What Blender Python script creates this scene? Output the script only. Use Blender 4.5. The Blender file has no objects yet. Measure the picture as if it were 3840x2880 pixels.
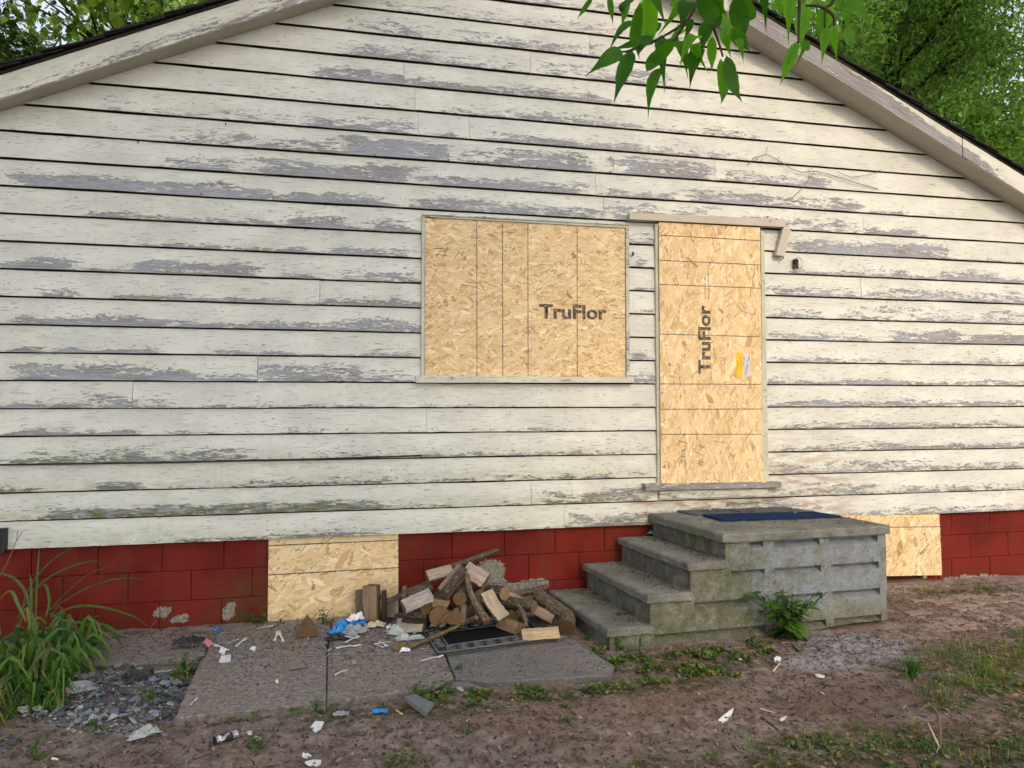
import bpy, bmesh, math, random
from mathutils import Vector, Matrix, noise
R = math.radians
scene = bpy.context.scene
COL = scene.collection

# ------------------------------------------------------------------ camera
FPX, YAW, HOR, ROLL = 2700.0, R(12.3), 1539.0, R(-0.15)
CAM = Vector((0.0, -5.35, 1.5))
_ph = math.atan((HOR - 1440) / FPX)
FW = Vector((math.sin(YAW) * math.cos(_ph), math.cos(YAW) * math.cos(_ph), math.sin(_ph)))
_r0 = Vector((math.cos(YAW), -math.sin(YAW), 0)); _u0 = _r0.cross(FW)
RT = _r0 * math.cos(ROLL) + _u0 * math.sin(ROLL)
UP = _u0 * math.cos(ROLL) - _r0 * math.sin(ROLL)
cd = bpy.data.cameras.new('camera'); cam = bpy.data.objects.new('camera', cd); COL.objects.link(cam)
cd.sensor_width = 36; cd.lens = FPX / 3840 * 36; cd.clip_start = 0.05; cd.clip_end = 500
cam.matrix_world = Matrix((RT, UP, -FW)).transposed().to_4x4()
cam.matrix_world.translation = CAM
scene.camera = cam
# ------------------------------------------------------------------ sky, sun, exposure
SUN_EL, SUN_AZ = R(31), R(176)          # azimuth measured from +Y towards +X
world = bpy.data.worlds.new('World'); scene.world = world; world.use_nodes = True
wn = world.node_tree; wn.nodes.clear()
sky = wn.nodes.new('ShaderNodeTexSky'); sky.sky_type = 'NISHITA'; sky.sun_disc = False
sky.sun_elevation = SUN_EL; sky.sun_rotation = SUN_AZ; sky.air_density = 1.3; sky.dust_density = 2.0; sky.ozone_density = 1.0
hs = wn.nodes.new('ShaderNodeHueSaturation'); hs.inputs['Saturation'].default_value = 0.42
bg = wn.nodes.new('ShaderNodeBackground'); bg.inputs['Strength'].default_value = 0.15
wo = wn.nodes.new('ShaderNodeOutputWorld')
wn.links.new(sky.outputs[0], hs.inputs['Color']); wn.links.new(hs.outputs[0], bg.inputs[0]); wn.links.new(bg.outputs[0], wo.inputs[0])
sl = bpy.data.lights.new('sun', 'SUN'); sun = bpy.data.objects.new('sun', sl); COL.objects.link(sun)
sl.energy = 0.85; sl.angle = R(7); sl.color = (1.0, 0.68, 0.33)
sdir = Vector((math.sin(SUN_AZ) * math.cos(SUN_EL), math.cos(SUN_AZ) * math.cos(SUN_EL), math.sin(SUN_EL)))
sun.rotation_euler = sdir.to_track_quat('Z', 'Y').to_euler(); sun.location = sdir * 30
vs = scene.view_settings; vs.view_transform = 'Standard'; vs.look = 'None'; vs.gamma = 1; vs.use_curve_mapping = False
scene.cycles.use_adaptive_sampling = True; scene.cycles.adaptive_threshold = 0.02; scene.cycles.max_bounces = 6; scene.cycles.diffuse_bounces = 3; scene.cycles.transparent_max_bounces = 6
vs.exposure = 0.75

# ------------------------------------------------------------------ measuring (photo survey -> metres)
def ray(u, v): return FW + RT * ((u - 1920) / FPX) - UP * ((v - 1440) / FPX)
def P(u, v, y=0.0):
    d = ray(u, v); return CAM + d * ((y - CAM.y) / d.y)
def G(u, v, z=0.0):
    d = ray(u, v); return CAM + d * ((z - CAM.z) / d.z)
def at_dist(u, v, t): return CAM + ray(u, v) * t
def proj(p):
    q = Vector(p) - CAM; Z = q.dot(FW); return (1920 + FPX * q.dot(RT) / Z, 1440 - FPX * q.dot(UP) / Z)
def XU(u, z, y=0.0):
    v = 1440.0
    for _ in range(4):
        p = P(u, v, y); v = proj((p.x, y, z))[1]
    return P(u, v, y).x
def zoomer(x0, y0, f): return lambda x, y: (x0 + x / f, y0 + y / f)
Z_tl = zoomer(0, 0, 1.7015); Z_tc = zoomer(1270, 0, 1.7015); Z_tr = zoomer(2540, 0, 1.7015)
Z_bl = zoomer(0, 1905, 1.7015); Z_bc = zoomer(950, 1905, 1.7015); Z_br = zoomer(2540, 1905, 1.7015)
Z_win = zoomer(1500, 760, 2.212); Z_door = zoomer(2300, 760, 2.212); Z_wood = zoomer(1200, 2000, 2.212)
Z_sill = zoomer(2300, 1400, 2.765); Z_step = zoomer(1900, 1800, 1.3825); Z_leaf = zoomer(2100, 0, 1.8433)
Z_f = zoomer(0, 0, 2212 / 3840)

# ------------------------------------------------------------------ object helpers
def empty(name, loc=(0, 0, 0), parent=None):
    o = bpy.data.objects.new(name, None); COL.objects.link(o); o.location = loc; o.empty_display_size = 0.1
    if parent: o.parent = parent
    return o
def tag(o, label=None, cat=None, group=None, kind=None):
    if label: o['label'] = label
    if cat: o['category'] = cat
    if group: o['group'] = group
    if kind: o['kind'] = kind
    return o
def mesh(name, V, F, wear=None, uv=None, smooth=False, mi=None):
    me = bpy.data.meshes.new(name); me.from_pydata([tuple(v) for v in V], [], F)
    if wear is not None:
        a = me.attributes.new('wear', 'FLOAT_COLOR', 'POINT'); buf = []
        for w in wear: buf.extend((w[0], w[1], w[2], 1.0))
        a.data.foreach_set('color', buf)
    if uv is not None:
        ul = me.uv_layers.new(name='UVMap'); buf = []
        for l in me.loops: buf.extend(uv[l.vertex_index])
        ul.data.foreach_set('uv', buf)
    if mi: me.polygons.foreach_set('material_index', mi)
    if smooth: me.polygons.foreach_set('use_smooth', [True] * len(me.polygons))
    me.update(); return me
def obj(name, me, mats, parent=None, loc=None, rot=None):
    o = bpy.data.objects.new(name, me); COL.objects.link(o)
    if mats is not None and len(me.materials) == 0:
        for m in (mats if isinstance(mats, (list, tuple)) else [mats]): me.materials.append(m)
    if parent: o.parent = parent
    if loc is not None: o.location = loc
    if rot is not None: o.rotation_euler = rot
    return o
class MB:
    """collects faces for ONE mesh"""
    def __init__(s): s.V = []; s.F = []; s.W = []; s.U = []; s.M = []
    def add(s, V, F, w=(0, 0, 0), uv=None, m=0):
        b = len(s.V); s.V.extend(V); s.F.extend([tuple(i + b for i in f) for f in F]); s.M.extend([m] * len(F))
        s.W.extend(w if isinstance(w, list) else [w] * len(V)); s.U.extend(uv if uv else [(v[0], v[2]) for v in V])
    def box(s, a, b, w=(0, 0, 0), m=0):
        x0, y0, z0 = a; x1, y1, z1 = b
        s.add([(x0,y0,z0),(x1,y0,z0),(x1,y1,z0),(x0,y1,z0),(x0,y0,z1),(x1,y0,z1),(x1,y1,z1),(x0,y1,z1)],
              [(0,3,2,1),(4,5,6,7),(0,1,5,4),(1,2,6,5),(2,3,7,6),(3,0,4,7)], w, m=m)
    def quadbox(s, q, y0, y1, w=(0, 0, 0), m=0):
        """prism from a polygon in the wall plane [(x,z)..] between y0 (front) and y1"""
        n = len(q); V = [(x, y0, z) for x, z in q] + [(x, y1, z) for x, z in q]
        F = [tuple(range(n)), tuple(range(2 * n - 1, n - 1, -1))] + [(i, i + n, (i + 1) % n + n, (i + 1) % n) for i in range(n)]
        s.add(V, F, w, m=m)
    def tube(s, pts, rad, n=6, w=(0, 0, 0), m=0, cap=True):
        pts = [Vector(p) for p in pts]; N = len(pts); b = []
        L = 0.0
        for i, p in enumerate(pts):
            d = (pts[min(i + 1, N - 1)] - pts[max(i - 1, 0)]).normalized()
            x = d.cross(Vector((0.13, 0.27, 0.95)))
            if x.length < 1e-3: x = d.cross(Vector((1, 0, 0)))
            x.normalize(); y = d.cross(x); r = rad[i] if isinstance(rad, (list, tuple)) else rad
            if i: L += (p - pts[i - 1]).length
            for k in range(n):
                a = 2 * math.pi * k / n; b.append((p + x * (r * math.cos(a)) + y * (r * math.sin(a)), (L, k / n * 0.3)))
        F = [(i * n + k, i * n + (k + 1) % n, (i + 1) * n + (k + 1) % n, (i + 1) * n + k) for i in range(N - 1) for k in range(n)]
        if cap: F += [tuple(range(n - 1, -1, -1)), tuple((N - 1) * n + k for k in range(n))]
        s.add([q[0] for q in b], F, w, [q[1] for q in b], m)
    def build(s, name, mats, parent=None, smooth=False, loc=None, bevel=0):
        me = mesh(name, s.V, s.F, s.W, s.U, smooth, s.M if any(s.M) else None)
        if bevel:
            bm = bmesh.new(); bm.from_mesh(me)
            bmesh.ops.bevel(bm, geom=bm.edges[:], offset=bevel, segments=1, affect='EDGES', profile=0.5)
            bm.to_mesh(me); bm.free()
        return obj(name, me, mats, parent, loc)
def nz(x, y=0.0, z=0.0): return noise.noise(Vector((x, y, z)))
def fbm(x, y, z=0.0, o=4): return noise.fractal(Vector((x, y, z)), 1.0, 2.0, o)
def sm(a, b, x):
    t = min(1, max(0, (x - a) / (b - a))) if a != b else float(x > a); return t * t * (3 - 2 * t)
def lerp(a, b, t): return a + (b - a) * t

# ------------------------------------------------------------------ materials
class Mat:
    def __init__(s, name):
        s.m = bpy.data.materials.new(name); s.m.use_nodes = True; s.t = s.m.node_tree; s.t.nodes.clear()
        s.out = s.t.nodes.new('ShaderNodeOutputMaterial')
    def n(s, kind, props=None, **inp):
        nd = s.t.nodes.new('ShaderNode' + kind)
        for k, v in (props or {}).items(): setattr(nd, k, v)
        for k, v in inp.items(): s.set(nd, k.replace('_', ' ') if not k.startswith('i') or not k[1:].isdigit() else int(k[1:]), v)
        return nd
    def set(s, nd, k, v):
        sock = nd.inputs[k]
        if isinstance(v, bpy.types.NodeSocket): s.t.links.new(v, sock)
        elif isinstance(v, bpy.types.Node): s.t.links.new(v.outputs[0], sock)
        elif isinstance(v, (tuple, list)) and sock.type == 'RGBA' and len(v) == 3: sock.default_value = (*v, 1)
        else: sock.default_value = v
    def math(s, op, a, b=None, c=None, clamp=False):
        nd = s.t.nodes.new('ShaderNodeMath'); nd.operation = op; nd.use_clamp = clamp
        for i, v in enumerate((a, b, c)):
            if v is not None: s.set(nd, i, v)
        return nd.outputs[0]
    def vmul(s, v, k): return s.n('VectorMath', {'operation': 'MULTIPLY'}, i0=v, i1=k).outputs[0]
    def vadd(s, v, k): return s.n('VectorMath', {'operation': 'ADD'}, i0=v, i1=k).outputs[0]
    def noise(s, vec, scale, detail=4, rough=0.55, dist=0.0):
        return s.n('TexNoise', {}, Vector=vec, Scale=scale, Detail=detail, Roughness=rough, Distortion=dist).outputs[0]
    def mix(s, f, a, b, mode='MIX'):
        nd = s.t.nodes.new('ShaderNodeMix'); nd.data_type = 'RGBA'; nd.blend_type = mode
        s.set(nd, 0, f); s.set(nd, 6, a); s.set(nd, 7, b); return nd.outputs[2]
    def ramp(s, f, lo, hi): return s.n('MapRange', {'interpolation_type': 'SMOOTHSTEP'}, i0=f, i1=lo, i2=hi).outputs[0]
    def cramp(s, f, stops):
        nd = s.t.nodes.new('ShaderNodeValToRGB'); s.set(nd, 0, f); e = nd.color_ramp.elements
        while len(e) < len(stops): e.new(0.5)
        for el, (p, c) in zip(e, stops): el.position = p; el.color = (*c, 1)
        return nd.outputs[0]
    def attr(s, name='wear'): return s.n('Attribute', {'attribute_name': name})
    def sep(s, c): return s.n('SeparateColor', {}, i0=c)
    def bump(s, h, strength=0.5, dist=0.01, nrm=None):
        nd = s.n('Bump', {}, Height=h, Strength=strength, Distance=dist)
        if nrm: s.set(nd, 'Normal', nrm)
        return nd.outputs[0]
    def done(s, col, rough=0.7, nrm=None, spec=0.3, **kw):
        b = s.n('BsdfPrincipled', {}); s.set(b, 'Base Color', col); s.set(b, 'Roughness', rough); s.set(b, 'Specular IOR Level', spec)
        if nrm is not None: s.set(b, 'Normal', nrm)
        for k, v in kw.items(): s.set(b, k.replace('_', ' '), v)
        s.t.links.new(b.outputs[0], s.out.inputs[0]); return s.m
    def obco(s): return s.n('TexCoord').outputs['Object']
    def uv(s): return s.n('TexCoord').outputs['UV']
    def rand(s): return s.n('ObjectInfo').outputs['Random']
    def ocol(s): return s.n('ObjectInfo').outputs['Color']
    def pos(s): return s.n('NewGeometry').outputs['Position']

def m_siding(name, paint=(0.612, 0.614, 0.562), wood=(0.235, 0.243, 0.305), wood2=(0.175, 0.168, 0.170), seedmul=37.0):
    k = Mat(name); uv = k.uv(); rnd = k.rand()
    off = k.n('CombineXYZ', {}, i0=k.math('MULTIPLY', rnd, seedmul), i1=k.math('MULTIPLY', rnd, 11.0), i2=0.0).outputs[0]
    c = k.vadd(uv, off); w = k.sep(k.attr().outputs[0])
    peel, moss, rust = w.outputs[0], w.outputs[1], w.outputs[2]
    warp = k.vadd(c, k.vmul(k.n('TexNoise', {}, Vector=k.vmul(c, (9, 40, 1)), Scale=1.0, Detail=3.0).outputs[1], (0.05, 0.012, 0.0)))
    n1 = k.noise(k.vmul(warp, (6.5, 36, 1)), 1.0, 5, 0.70)
    n2 = k.noise(k.vmul(c, (24, 150, 1)), 1.0, 3, 0.72)
    n3 = k.noise(k.vmul(c, (1.1, 7, 1)), 1.0, 3, 0.5)
    nn = k.math('ADD', k.math('MULTIPLY', n1, 0.55), k.math('MULTIPLY', n2, 0.45))
    th = k.math('MULTIPLY_ADD', peel, -0.265, 0.722)
    th = k.math('MULTIPLY_ADD', n3, -0.22, k.math('ADD', th, 0.11))
    d = k.math('SUBTRACT', nn, th)
    mask = k.ramp(d, -0.006, 0.012)
    # isolated small flecks and cracks following the grain
    fl = k.noise(k.vmul(c, (16, 95, 1)), 1.0, 4, 0.6)
    fz = k.math('MULTIPLY_ADD', n3, -0.24, 0.775)
    fmask = k.math('MULTIPLY', k.ramp(k.math('SUBTRACT', fl, fz), 0.0, 0.02), 0.8)
    mask = k.math('MAXIMUM', mask, fmask)
    cr = k.noise(k.vmul(c, (7, 170, 1)), 1.0, 3, 0.6)
    crack = k.math('MULTIPLY', k.ramp(cr, 0.62, 0.67), 0.55)
    grain = k.noise(k.vmul(warp, (4, 330, 1)), 1.0, 4, 0.7)
    tone = k.noise(k.vmul(c, (1.7, 9, 1)), 1.0, 3, 0.5)
    wcol = k.mix(k.ramp(tone, 0.40, 0.60), wood, wood2)
    wcol = k.mix(k.math('MULTIPLY', k.ramp(grain, 0.40, 0.62), 0.62), wcol, (0.48, 0.48, 0.50))
    mossn = k.math('MULTIPLY', moss, k.ramp(k.noise(k.vmul(c, (9, 34, 1)), 1.0, 4, 0.65), 0.30, 0.60), clamp=True)
    wcol = k.mix(mossn, wcol, k.mix(grain, (0.055, 0.07, 0.022), (0.18, 0.18, 0.085)))
    # paint: slightly uneven, chalky, lighter lips round the flakes, dirt streaks
    dirt = k.noise(k.vmul(c, (2.4, 5, 1)), 1.0, 5, 0.6)
    pcol = k.mix(k.ramp(dirt, 0.30, 0.72), tuple(v * 0.86 for v in paint), tuple(min(1, v * 1.06) for v in paint))
    pcol = k.mix(k.math('MULTIPLY', k.ramp(d, -0.05, -0.006), 0.35), pcol, (0.74, 0.75, 0.73))
    vst = k.noise(k.vmul(c, (70, 3, 1)), 1.0, 3, 0.6)
    pcol = k.mix(k.math('MULTIPLY', k.ramp(vst, 0.58, 0.75), 0.22), pcol, (0.30, 0.27, 0.2))
    pcol = k.mix(k.math('MULTIPLY', mossn, 0.45), pcol, (0.25, 0.27, 0.13))
    rn = k.math('MULTIPLY', rust, k.ramp(k.noise(k.vmul(c, (5, 22, 1)), 1.0, 5, 0.6), 0.42, 0.62))
    pcol = k.mix(k.math('MULTIPLY', rn, 0.7), pcol, (0.27, 0.14, 0.085))
    pcol = k.mix(crack, pcol, (0.19, 0.17, 0.15))
    col = k.mix(mask, pcol, wcol)
    h = k.math('ADD', k.math('MULTIPLY', mask, -1.0), k.math('MULTIPLY', grain, 0.25))
    h = k.math('ADD', h, k.math('MULTIPLY', crack, -0.8))
    h = k.math('ADD', h, k.math('MULTIPLY', k.noise(k.vmul(c, (30, 60, 1)), 1.0, 3, 0.6), 0.25))
    return k.done(col, k.math('MULTIPLY_ADD', mask, 0.25, 0.58), k.bump(h, 0.9, 0.0030), 0.25)

def m_simple(name, col, rough=0.7, var=0.25, scale=8, bump=0.3, dist=0.004, spec=0.3, ocol=False, bscale=None, **kw):
    k = Mat(name); c = k.vadd(k.obco(), k.n('CombineXYZ', {}, i0=k.math('MULTIPLY', k.rand(), 31.0)).outputs[0])
    n = k.noise(c, scale, 6, 0.62)
    base = k.mix(1.0, k.ocol(), col, 'MULTIPLY') if ocol else col
    base2 = k.mix(1.0, base, (1 - var,) * 3, 'MULTIPLY')
    cc = k.mix(k.ramp(n, 0.3, 0.7), base2, base)
    return k.done(cc, rough, k.bump(k.noise(c, bscale or scale * 5, 5, 0.65), bump, dist), spec, **kw)

def m_leaf(name, dark, light, trans=0.45, rough=0.45):
    """leaf colour: wear.r picks between the two greens"""
    k = Mat(name); w = k.sep(k.attr().outputs[0]); c = k.obco()
    n = k.noise(c, 22, 3, 0.6)
    col = k.mix(k.math('MULTIPLY_ADD', k.math('SUBTRACT', n, 0.5), 0.5, w.outputs[0], True), dark, light)
    col = k.mix(k.math('MULTIPLY', w.outputs[1], 1.0, clamp=True), col, (0.30, 0.24, 0.07))
    b = k.n('BsdfPrincipled', {}); k.set(b, 'Base Color', col); k.set(b, 'Roughness', rough); k.set(b, 'Specular IOR Level', 0.35)
    t = k.n('BsdfTranslucent', {}, i0=k.mix(1.0, col, (1.15, 1.25, 0.55), 'MULTIPLY'))
    mx = k.n('MixShader', {}, i0=trans, i1=b.outputs[0], i2=t.outputs[0])
    k.t.links.new(mx.outputs[0], k.out.inputs[0]); return k.m

def m_osb():
    k = Mat('oriented_strand_board'); a = k.attr().outputs[0]; uv = k.uv()
    g = k.noise(k.vmul(uv, (9, 260, 1)), 1.0, 4, 0.65)
    g2 = k.noise(k.vmul(uv, (30, 60, 1)), 1.0, 3, 0.6)
    col = k.mix(k.math('MULTIPLY', k.ramp(g, 0.38, 0.68), 0.45), a, k.mix(1.0, a, (0.72, 0.60, 0.46), 'MULTIPLY'))
    col = k.mix(k.math('MULTIPLY', k.ramp(g2, 0.62, 0.72), 0.35), col, (0.36, 0.19, 0.07))
    return k.done(col, 0.62, k.bump(g, 0.35, 0.0012), 0.3)

def m_redblock():
    k = Mat('red_painted_block'); p = k.pos(); w = k.sep(k.attr().outputs[0])
    n = k.noise(p, 9, 6, 0.65); nf = k.noise(p, 60, 5, 0.7); nl = k.noise(p, 2.3, 3, 0.5)
    red = k.mix(k.ramp(nl, 0.3, 0.7), (0.102, 0.0115, 0.0085), (0.162, 0.0190, 0.0125))
    red = k.mix(k.math('MULTIPLY', k.ramp(nf, 0.55, 0.75), 0.45), red, (0.06, 0.010, 0.008))
    red = k.mix(k.math('MULTIPLY', k.ramp(k.noise(k.vmul(p, (6, 6, 1.2)), 1.0, 5, 0.6), 0.52, 0.72), 0.45), red, (0.095, 0.035, 0.022))
    red = k.mix(k.math('MULTIPLY', k.ramp(k.noise(p, 28, 4, 0.7), 0.66, 0.72), 0.5), red, (0.20, 0.075, 0.06))
    red = k.mix(k.math('MULTIPLY', w.outputs[1], k.ramp(n, 0.3, 0.65), clamp=True), red, (0.075, 0.045, 0.018))
    d = k.math('SUBTRACT', k.math('ADD', k.math('MULTIPLY', n, 0.65), k.math('MULTIPLY', nf, 0.35)), k.math('MULTIPLY_ADD', w.outputs[0], -0.42, 0.73))
    mask = k.ramp(d, -0.005, 0.012)
    con = k.cramp(nf, [(0.3, (0.09, 0.08, 0.065)), (0.5, (0.22, 0.205, 0.175)), (0.72, (0.36, 0.345, 0.30))])
    col = k.mix(mask, red, con)
    h = k.math('ADD', k.math('MULTIPLY', nf, k.math('MULTIPLY_ADD', mask, 1.2, 0.9)), k.math('MULTIPLY', mask, -0.5))
    h = k.math('ADD', h, k.math('MULTIPLY', k.ramp(k.noise(p, 38, 3, 0.6), 0.64, 0.72), -1.2))
    return k.done(col, k.math('MULTIPLY_ADD', mask, 0.35, 0.60), k.bump(h, 0.6, 0.005), 0.08)

def m_concrete(name, base=(0.165, 0.162, 0.140), pale=(0.275, 0.275, 0.255)):
    k = Mat(name); p = k.pos(); w = k.sep(k.attr().outputs[0])
    n = k.noise(p, 4.5, 7, 0.62); nf = k.noise(p, 75, 6, 0.75); nm = k.noise(p, 16, 5, 0.65)
    vor = k.n('TexVoronoi', {}, Vector=p, Scale=95.0).outputs[0]
    col = k.mix(k.ramp(n, 0.3, 0.7), base, pale)
    bl = k.math('MULTIPLY', w.outputs[2], k.ramp(k.noise(k.vmul(p, (1, 1, 1)), 6.5, 5, 0.6), 0.36, 0.50), clamp=True)
    col = k.mix(bl, col, (0.265, 0.30, 0.365))
    ms = k.math('MULTIPLY', w.outputs[1], k.ramp(k.math('ADD', k.math('MULTIPLY', nm, 0.55), k.math('MULTIPLY', nf, 0.45)), 0.34, 0.62), clamp=True)
    col = k.mix(ms, col, k.mix(nf, (0.055, 0.062, 0.025), (0.155, 0.165, 0.075)))
    col = k.mix(k.math('MULTIPLY', k.ramp(nf, 0.5, 0.72), 0.5), col, (0.07, 0.065, 0.055))
    col = k.mix(k.math('MULTIPLY', w.outputs[0], k.ramp(k.noise(p, 12, 6, 0.7), 0.35, 0.6), clamp=True), col, (0.045, 0.038, 0.032))
    pit = k.ramp(k.n('TexVoronoi', {}, Vector=p, Scale=34.0).outputs[0], 0.20, 0.10)
    col = k.mix(k.math('MULTIPLY', pit, 0.6), col, (0.05, 0.046, 0.038))
    h = k.math('ADD', k.math('SUBTRACT', nf, pit), k.math('MULTIPLY', k.ramp(vor, 0.0, 0.45), 0.5))
    h = k.math('ADD', h, k.math('MULTIPLY', nm, 0.6))
    return k.done(col, 0.88, k.bump(h, 0.85, 0.008), 0.2)

def m_slab():
    k = Mat('stained_paving'); p = k.pos(); w = k.sep(k.attr().outputs[0])
    n = k.noise(p, 2.2, 6, 0.6); nf = k.noise(p, 110, 5, 0.7); nm = k.noise(k.vmul(p, (3, 11, 3)), 1.6, 6, 0.65)
    col = k.mix(k.ramp(nf, 0.33, 0.70), (0.085, 0.085, 0.088), (0.255, 0.25, 0.255))
    dirt = k.ramp(k.math('ADD', k.math('MULTIPLY', nm, 0.8), k.math('MULTIPLY', w.outputs[0], 0.50)), 0.42, 0.80)
    dcol = k.mix(k.ramp(k.noise(p, 40, 5, 0.7), 0.35, 0.7), (0.16, 0.13, 0.112), (0.38, 0.32, 0.28))
    col = k.mix(k.math('MULTIPLY', dirt, 0.88), col, dcol)
    col = k.mix(k.math('MULTIPLY', k.ramp(n, 0.55, 0.75), 0.3), col, (0.035, 0.030, 0.027))
    patch = k.noise(p, 3.1, 5, 0.65)
    col = k.mix(k.math('MULTIPLY', k.ramp(patch, 0.50, 0.68), 0.5), col, (0.25, 0.17, 0.125))
    col = k.mix(k.math('MULTIPLY', k.ramp(k.noise(p, 26, 5, 0.7), 0.56, 0.70), 0.55), col, (0.045, 0.038, 0.034))
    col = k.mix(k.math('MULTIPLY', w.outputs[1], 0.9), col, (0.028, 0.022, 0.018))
    return k.done(col, 0.85, k.bump(k.math('ADD', nf, k.noise(p, 22, 5, 0.7)), 0.7, 0.005), 0.2)

def m_ground():
    k = Mat('dirt_ground'); p = k.pos(); w = k.sep(k.attr().outputs[0])
    n = k.noise(p, 1.4, 6, 0.6); nm = k.noise(p, 11, 7, 0.68); nf = k.noise(p, 85, 6, 0.72)
    col = k.cramp(nm, [(0.28, (0.095, 0.070, 0.058)), (0.48, (0.265, 0.200, 0.170)), (0.70, (0.45, 0.36, 0.31))])
    col = k.mix(k.math('MULTIPLY', k.ramp(n, 0.46, 0.62), 0.6), col, (0.245, 0.150, 0.102))
    col = k.mix(k.math('MULTIPLY', k.ramp(k.noise(p, 2.6, 5, 0.6), 0.56, 0.70), 0.55), col, (0.095, 0.072, 0.060))
    col = k.mix(k.math('MULTIPLY', k.ramp(nf, 0.45, 0.72), 0.50), col, (0.070, 0.053, 0.046))
    col = k.mix(k.math('MULTIPLY', k.ramp(k.noise(p, 170, 3, 0.7), 0.62, 0.74), 0.5), col, (0.30, 0.25, 0.21))
    col = k.mix(k.math('MULTIPLY', w.outputs[1], k.ramp(k.noise(p, 14, 6, 0.7), 0.36, 0.62), clamp=True), col, k.mix(nf, (0.02, 0.03, 0.008), (0.085, 0.10, 0.03)))
    ash = k.math('MULTIPLY', w.outputs[2], k.ramp(k.math('ADD', nm, k.math('MULTIPLY', nf, 0.4)), 0.42, 0.78), clamp=True)
    col = k.mix(ash, col, k.mix(nf, (0.20, 0.195, 0.20), (0.52, 0.51, 0.53)))
    col = k.mix(k.math('MULTIPLY', w.outputs[0], k.ramp(nm, 0.35, 0.62), clamp=True), col, (0.17, 0.115, 0.095))
    h = k.math('ADD', nf, k.math('MULTIPLY', nm, 1.2))
    return k.done(col, 0.93, k.bump(h, 0.9, 0.012), 0.15)

def m_wood(name, a, b, scale=(5, 90)):
    """split wood, grain along the log; object colour tints it"""
    k = Mat(name); uv = k.vadd(k.uv(), k.n('CombineXYZ', {}, i0=k.math('MULTIPLY', k.rand(), 17.0), i1=k.rand()).outputs[0])
    g = k.noise(k.vmul(uv, (scale[0], scale[1], 1)), 1.0, 6, 0.68, 0.3); g2 = k.noise(k.vmul(uv, (9, 22, 1)), 1.0, 5, 0.65)
    col = k.mix(k.ramp(g, 0.3, 0.7), a, b)
    col = k.mix(k.math('MULTIPLY', k.ramp(g2, 0.52, 0.72), 0.5), col, (0.16, 0.13, 0.10))
    col = k.mix(k.math('MULTIPLY', k.ramp(g, 0.58, 0.64), 0.6), col, (0.085, 0.062, 0.045))
    col = k.mix(k.math('MULTIPLY', k.ramp(k.noise(k.vmul(uv, (7, 14, 1)), 1.0, 4, 0.6), 0.46, 0.64), 0.55), col, (0.20, 0.18, 0.165))
    col = k.mix(1.0, k.mix(1.0, k.ocol(), (0.84, 0.82, 0.80), 'MULTIPLY'), col, 'MULTIPLY')
    return k.done(col, 0.75, k.bump(g, 0.9, 0.005), 0.2)
def m_bark():
    k = Mat('bark'); uv = k.vadd(k.uv(), k.n('CombineXYZ', {}, i0=k.math('MULTIPLY', k.rand(), 17.0)).outputs[0])
    v = k.n('TexVoronoi', {'feature': 'DISTANCE_TO_EDGE'}, Vector=k.vadd(k.vmul(uv, (22, 75, 1)), k.vmul(k.n('TexNoise', {}, Vector=uv, Scale=30.0).outputs[1], (1.6, 1.6, 0))), Scale=1.0).outputs[0]
    n = k.noise(k.vmul(uv, (20, 60, 1)), 1.0, 6, 0.7)
    col = k.mix(k.ramp(n, 0.3, 0.7), (0.10, 0.082, 0.066), (0.25, 0.215, 0.175))
    col = k.mix(k.math('MULTIPLY', k.ramp(v, 0.16, 0.01), 0.55), col, (0.045, 0.035, 0.027))
    col = k.mix(1.0, k.ocol(), col, 'MULTIPLY')
    return k.done(col, 0.9, k.bump(k.math('ADD', k.ramp(v, 0.0, 0.25), k.math('MULTIPLY', n, 0.7)), 1.0, 0.008), 0.15)
def m_endgrain():
    k = Mat('cut_end_grain'); c = k.uv()
    r = k.n('VectorMath', {'operation': 'LENGTH'}, i0=c).outputs[1] if False else k.n('TexGradient', {'gradient_type': 'SPHERICAL'}, Vector=k.vmul(c, (14, 14, 1))).outputs[1]
    d = k.math('ADD', r, k.math('MULTIPLY', k.noise(c, 25, 3, 0.6), 0.25))
    rings = k.math('MULTIPLY_ADD', k.math('SINE', k.math('MULTIPLY', d, 70.0)), 0.5, 0.5)
    col = k.mix(rings, (0.135, 0.085, 0.050), (0.20, 0.135, 0.082))
    n = k.noise(c, 55, 5, 0.7)
    col = k.mix(k.math('MULTIPLY', k.ramp(n, 0.5, 0.7), 0.6), col, (0.075, 0.05, 0.03))
    col = k.mix(1.0, k.ocol(), col, 'MULTIPLY')
    return k.done(col, 0.85, k.bump(n, 0.6, 0.003), 0.15)
def m_vcol(name, rough=0.85, bump=0.4, spec=0.2, scale=60, dist=0.003):
    k = Mat(name); a = k.attr().outputs[0]; p = k.obco(); n = k.noise(p, scale, 4, 0.65)
    col = k.mix(k.math('MULTIPLY', k.ramp(n, 0.4, 0.7), 0.4), a, k.mix(1.0, a, (0.45, 0.44, 0.43), 'MULTIPLY'))
    return k.done(col, rough, k.bump(n, bump, dist), spec)
def m_plastic(name, col, rough=0.35, trans=0.0, alpha=1.0):
    k = Mat(name); n = k.noise(k.obco(), 40, 4, 0.6)
    c = k.mix(k.math('MULTIPLY', k.ramp(n, 0.5, 0.75), 0.3), col, tuple(v * 0.5 + 0.03 for v in col))
    return k.done(c, rough, k.bump(n, 0.15, 0.001), 0.5, Transmission_Weight=trans, Alpha=alpha)

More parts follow.
